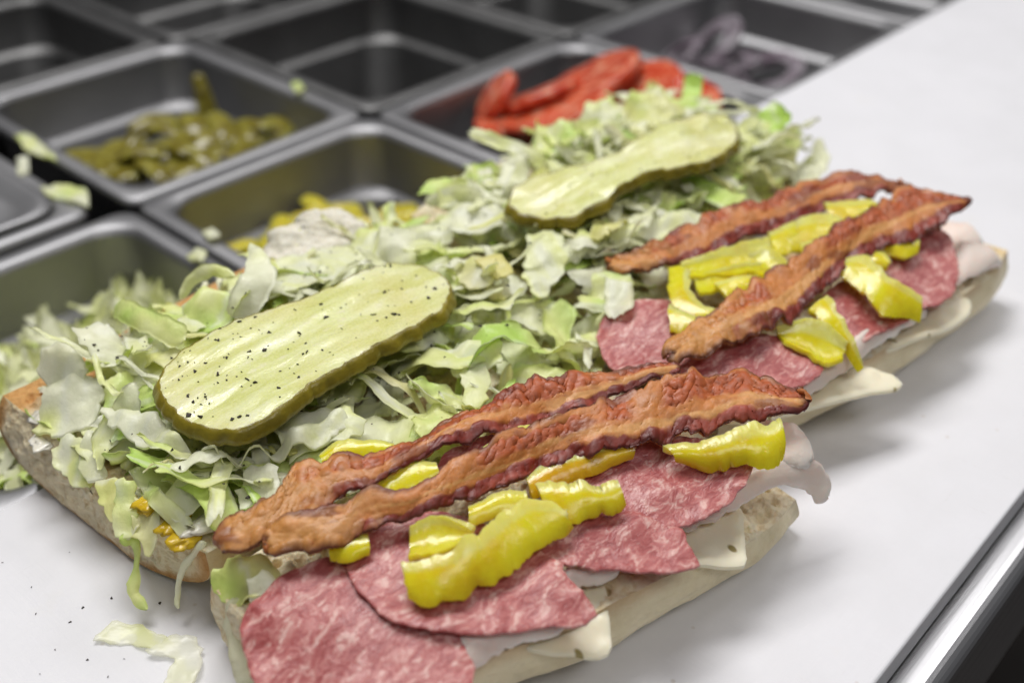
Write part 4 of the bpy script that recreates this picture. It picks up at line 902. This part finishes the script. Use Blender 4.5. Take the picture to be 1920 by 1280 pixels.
pepper([(1548, 558, .046), (1570, 585, .0455), (1600, 640, .0405), (1614, 690, .032)], [(1520, 580, .045), (1548, 612, .043), (1585, 660, .037), (1608, 695, .0315)], 'pointed banana pepper slice hanging down the front of the farther roll', 19, arch=.001)
pepper([(1455, 610, .044), (1510, 598, .0455), (1555, 610, .0445), (1590, 640, .0415)], [(1470, 640, .0415), (1510, 660, .040), (1545, 682, .038), (1580, 675, .038)], 'wide banana pepper slice tucked behind the pointed one', 20, arch=-.004, th=.0026)
pepper([(1655, 452, .047), (1690, 440, .0485), (1720, 452, .047)], [(1655, 478, .045), (1690, 486, .0445), (1720, 474, .045)], 'small round banana pepper piece in the shade of the farther bacon', 21)
pepper([(1630, 468, .0465), (1655, 480, .046), (1668, 496, .045)], [(1622, 490, .045), (1642, 503, .044), (1662, 506, .0435)], 'tiny glossy banana pepper bit beside the long drooping slice', 22)

pepper([(1300, 520, .0465), (1360, 502, .0475), (1425, 492, .0475)], [(1310, 552, .0445), (1370, 545, .0445), (1428, 530, .0450)], 'banana pepper slice behind the thin ring on the farther roll', 23, arch=-.002, th=.0026)
pepper([(1440, 438, .0510), (1490, 420, .0520), (1545, 412, .0520)], [(1452, 482, .0485), (1500, 472, .0490), (1552, 452, .0500)], 'banana pepper slice overlapping the paler slice on the farther roll', 24, th=.0026)
pepper([(1500, 462, .0505), (1540, 448, .0515), (1578, 455, .0510)], [(1498, 500, .0485), (1530, 498, .0485), (1560, 484, .0490)], 'banana pepper slice pressed against the ruffled bacon on the farther roll', 25, th=.0026, pale=.1)
pepper([(1615, 395, .0525), (1650, 392, .0530), (1668, 405, .0520)], [(1600, 425, .0505), (1630, 432, .0500), (1655, 425, .0505)], 'short banana pepper end at the right between the farther bacon strips', 26, th=.0026)

# ------------------------------------------------------------------ coarse black pepper
def flakes(places, name, label, seed, rmin=.0004, rmax=.0014):
    r_ = random.Random(seed); Vs, Fs, off = [], [], 0
    for p in places:
        r = rmin+(rmax-rmin)*r_.random()**2.2; a = [r_.uniform(0, 2*math.pi) for _ in range(5)]; a.sort()
        el = r_.uniform(.4, 1); ro = r_.uniform(0, 3.14)
        ring = [(r*math.cos(t), r*el*math.sin(t)) for t in a]; ring = [(x*math.cos(ro)-y*math.sin(ro), x*math.sin(ro)+y*math.cos(ro)) for x, y in ring]
        tz = [r_.uniform(.1, .5)*r for _ in a]
        Vs += [(p[0]+x, p[1]+y, p[2]-r*.15) for x, y in ring]+[(p[0]+x*.75, p[1]+y*.75, p[2]+z) for (x, y), z in zip(ring, tz)]
        Fs += [tuple(off+k for k in range(5))[::-1], tuple(off+5+k for k in range(5))]+[(off+k, off+(k+1) % 5, off+5+(k+1) % 5, off+5+k) for k in range(5)]
        off += 10
    return props(mk(name, Vs, Fs, M['blackpepper'], smooth=False), label, 'pepper', kind='stuff')
rp = random.Random(12)
def on_pickle(S, n, bias):
    T = S['T']; ringset = set(S['ring']); cand = [i for i in range(len(T)) if i not in ringset]
    d = T[:, :2]-T[:, :2].mean(0); _, vec = np.linalg.eigh(d.T@d); ax = vec[:, 1]; 
    if ax[0] < 0: ax = -ax
    uu = d@ax; uu = (uu-uu.min())/(uu.max()-uu.min()); out = []
    while len(out) < n:
        i = rp.choice(cand)
        if rp.random() < (1 if uu[i] < .45 else bias): out.append(T[i]+np.array([rp.uniform(-.0007, .0007), rp.uniform(-.0007, .0007), .0001]))
    return out
flakes(on_pickle(PK1, 120, .35), 'pepper_flakes', 'coarse black pepper flakes sprinkled over the nearer pickle', 1)
flakes(on_pickle(PK2, 45, .7), 'pepper_flakes', 'fine black pepper flakes on the farther pickle', 2, .0003, .0007)
pl = []
while len(pl) < 220:
    x, y = rp.uniform(.105, .285), rp.uniform(.225, .345)
    pl.append((x, y, hm_at(np.array([x, y]))+.0002))
flakes(pl, 'pepper_flakes', 'black pepper flakes scattered over the nearer lettuce', 3, .0004, .0011)
bl = [at(px, py, .0002) for px, py in ((5, 1053), (130, 1035), (155, 1138), (130, 1165), (68, 1150), (103, 1217), (165, 1235), (233, 1234), (75, 1263), (203, 1268), (60, 1100), (300, 1130), (210, 1120))]
flakes(bl, 'pepper_flakes', 'stray black pepper specks on the white board at the lower left', 4, .0004, .0009)

# ------------------------------------------------------------------ what the pans hold
def rand_strips(rs_, n, x0, x1, y0, y1, zf, seed0, Lr, Wr, tilt=.5):
    out = []
    for k in range(n):
        P = shred(rs_, rs_.uniform(*Lr), rs_.uniform(*Wr), seed0+k, 14, 6); R = rotm(rs_.uniform(0, 6.28), rs_.gauss(0, tilt), rs_.gauss(0, tilt)); V = P@R.T
        x, y = rs_.uniform(x0, x1), rs_.uniform(y0, y1); V[..., 0] += x; V[..., 1] += y; V[..., 2] += zf(x, y)+rs_.uniform(-.006, .006)
        C = lcol(rs_.choice([.0, .03, .15, .5]), None, P, seed0+k); out.append((V, C, .0008))
    return out
rl = random.Random(31)
def zlet(x, y): return -.035+.020*sstep(.48, .36, np.array(y))*sstep(.26, .13, np.array(x))-.018*sstep(.40, .50, np.array(y))
it = rand_strips(rl, 520, .096, .232, .352, .492, zlet, 9000, (.02, .05), (.005, .014))
V, F, C = group_mesh(it); props(mk('lettuce_pile', V, F, M['lettuce'], col=C), 'pile of shredded lettuce filling the pan at the left', 'lettuce', kind='stuff')
def disc(name, c, r, th, tilt, yaw, mat, label, cat, group, seed, hole=0.0, colr=None):
    nu, nv = 40, 8; t = np.linspace(0, 2*math.pi, nu, endpoint=False)[:, None]; k = np.linspace(hole, 1, nv)[None, :]
    rr = r*(1+.05*fbm(n3(np.cos(t)*1.5, np.sin(t)*1.5, seed), 2, seed))*k
    x, y = rr*np.cos(t), rr*np.sin(t); z = .06*r*fbm(n3(x/r*1.5, y/r*1.5, seed+2), 2, seed)
    P = np.stack([x, y, z], 2) @ rotm(yaw, tilt, 0).T + np.array(c)
    nrm = rotm(yaw, tilt, 0)@np.array([0, 0, 1]); A = P+nrm*th/2; Bm = P-nrm*th/2; N = nu*nv
    V = np.vstack([A.reshape(-1, 3), Bm.reshape(-1, 3)]); ii = np.arange(N).reshape(nu, nv); i2 = np.roll(ii, -1, 0)
    top = np.stack([ii[:, :-1].ravel(), ii[:, 1:].ravel(), i2[:, 1:].ravel(), i2[:, :-1].ravel()], 1)
    side = np.stack([ii[:, -1], i2[:, -1], i2[:, -1]+N, ii[:, -1]+N], 1); ins = np.stack([ii[:, 0], i2[:, 0], i2[:, 0]+N, ii[:, 0]+N], 1)[:, ::-1]
    return props(mk(name, V, np.vstack([top, top[:, ::-1]+N, side[:, ::-1], ins]), M[mat], col=None if colr is None else np.ones((len(V), 3))*colr), label, cat, group)
TM = 'tomato slices in the pan'
for k, (px, py, z, r, ti, ya, lab) in enumerate([
    (930, 180, -.012, .019, .9, 2.4, 'small upright tomato slice at the left of the tomato pan'), (1030, 232, -.018, .034, .25, 1.0, 'broad tomato slice lying lowest at the front left of the tomato pan'),
    (1110, 155, -.004, .036, .55, 2.2, 'large red tomato slice leaning at the back of the tomato pan'), (1060, 205, -.010, .033, .4, 2.0, 'tomato slice overlapping in the middle of the tomato pan'),
    (1190, 185, -.008, .035, .5, 2.6, 'tomato slice leaning to the right in the tomato pan'), (1260, 205, -.014, .033, .35, 3.0, 'tomato slice at the right side of the tomato pan'),
    (985, 240, -.026, .034, .15, .3, 'tomato slice half hidden at the bottom left of the tomato pan'), (1130, 250, -.030, .034, .1, .6, 'tomato slice under the others behind the lettuce'), (1010, 180, -.014, .030, .5, 1.6, 'tomato slice tucked behind the middle slice at the back of the pan'), (1060, 250, -.028, .034, .3, 2.6, 'tomato slice facing forward at the left front of the pan')]):
    disc('tomato_slice', at(px, py, z), r, .007, ti, ya, 'tomato', lab, 'tomato', TM, 40+k, hole=.02)
ON = 'red onion slices in the pan'
for k, (px, py, z, r, ti, ya, ho, lab) in enumerate([
    (1270, 110, -.040, .024, .7, 2.2, .7, 'pale onion ring standing at the left of the onion pan'), (1330, 90, -.045, .032, .8, 2.4, .55, 'large onion ring leaning at the back of the onion pan'),
    (1360, 130, -.048, .030, .4, 1.9, .6, 'onion ring lying low in the middle of the onion pan'), (1310, 120, -.050, .028, .3, .8, .3, 'onion slice lying flat under the rings'), (1440, 140, -.055, .03, .3, 2.6, .6, 'darker onion ring at the right of the onion pan')]):
    disc('onion_ring', at(px, py, z), r, .006, ti, ya, 'onion', lab, 'onion', ON, 60+k, hole=ho)
GP = 'pickled green peppers in the pan'
rg = random.Random(8)
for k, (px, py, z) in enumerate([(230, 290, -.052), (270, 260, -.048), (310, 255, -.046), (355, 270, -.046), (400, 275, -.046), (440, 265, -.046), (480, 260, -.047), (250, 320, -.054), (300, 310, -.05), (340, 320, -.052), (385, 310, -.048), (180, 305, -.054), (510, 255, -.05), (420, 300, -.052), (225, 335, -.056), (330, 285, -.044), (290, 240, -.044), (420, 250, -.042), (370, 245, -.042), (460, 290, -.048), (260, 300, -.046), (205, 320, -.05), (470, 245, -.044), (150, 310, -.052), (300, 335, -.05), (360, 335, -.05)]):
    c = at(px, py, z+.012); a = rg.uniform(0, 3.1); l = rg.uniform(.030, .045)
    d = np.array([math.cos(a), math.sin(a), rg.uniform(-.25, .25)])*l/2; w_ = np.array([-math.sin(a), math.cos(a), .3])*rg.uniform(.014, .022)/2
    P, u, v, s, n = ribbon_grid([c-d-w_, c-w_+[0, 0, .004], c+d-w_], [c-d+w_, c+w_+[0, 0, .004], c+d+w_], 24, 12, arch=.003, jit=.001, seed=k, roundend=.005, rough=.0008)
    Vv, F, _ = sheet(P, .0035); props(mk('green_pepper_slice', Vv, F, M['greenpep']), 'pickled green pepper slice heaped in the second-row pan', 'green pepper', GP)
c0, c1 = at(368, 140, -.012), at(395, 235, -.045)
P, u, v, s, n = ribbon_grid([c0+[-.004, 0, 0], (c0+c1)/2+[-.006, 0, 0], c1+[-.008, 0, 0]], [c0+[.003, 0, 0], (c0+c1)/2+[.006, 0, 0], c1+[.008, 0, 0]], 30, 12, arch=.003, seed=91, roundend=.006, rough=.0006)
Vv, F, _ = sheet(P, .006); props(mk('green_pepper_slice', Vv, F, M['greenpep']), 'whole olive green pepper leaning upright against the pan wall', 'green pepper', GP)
YP = 'banana pepper slices in the pan'
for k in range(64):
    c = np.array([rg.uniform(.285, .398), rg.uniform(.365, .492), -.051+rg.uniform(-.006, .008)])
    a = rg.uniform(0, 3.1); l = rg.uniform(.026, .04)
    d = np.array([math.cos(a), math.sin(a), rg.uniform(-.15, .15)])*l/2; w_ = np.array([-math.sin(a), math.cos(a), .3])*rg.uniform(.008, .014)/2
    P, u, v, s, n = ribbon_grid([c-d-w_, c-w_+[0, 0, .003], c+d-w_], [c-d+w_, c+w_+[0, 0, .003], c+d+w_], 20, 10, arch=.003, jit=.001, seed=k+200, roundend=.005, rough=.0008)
    Vv, F, _ = sheet(P, .0035); props(mk('banana_pepper_slice', Vv, F, M['pepper'], col=np.ones((len(Vv), 3))*np.array([.66, .57, .05])), 'banana pepper slice lying in the pan behind the sandwich', 'banana pepper', YP)  # dimmer than the sandwich slices: pan shade put into the colour
# crumbs of lettuce dropped on the pan rims
for k, (o, tone, lab) in enumerate([
    ([(28, 250, -.004), (50, 248, -.003), (100, 285, -.004), (108, 302, -.006), (80, 292, -.005), (45, 275, -.004)], .6, 'green lettuce strip lying across the rim near the left edge'),
    ([(78, 350, -.003), (120, 342, -.002), (162, 352, -.003), (165, 385, -.004), (130, 372, -.003), (90, 365, -.003)], .55, 'green lettuce scrap on the lid at the left'),
    ([(32, 300, -.004), (52, 290, -.003), (50, 320, -.004), (35, 330, -.005)], .15, 'tiny white lettuce scrap at the far left rim'),
    ([(352, 478, -.006), (370, 462, -.004), (390, 472, -.004), (380, 490, -.006)], .25, 'small pale lettuce crumb on the rim above the nearer roll'),
    ([(548, 155, -.007), (562, 150, -.006), (572, 166, -.006), (556, 172, -.007)], .7, 'tiny green lettuce crumb on the rim of the empty pan'),
    ([(380, 430, -.006), (400, 425, -.005), (412, 440, -.005), (392, 446, -.006)], .2, 'small whitish lettuce crumb on the rim of the banana pepper pan')]):
    leaf(o, tone, lab, 60+k, th=.0018, res=.0035, name='lettuce_scrap')
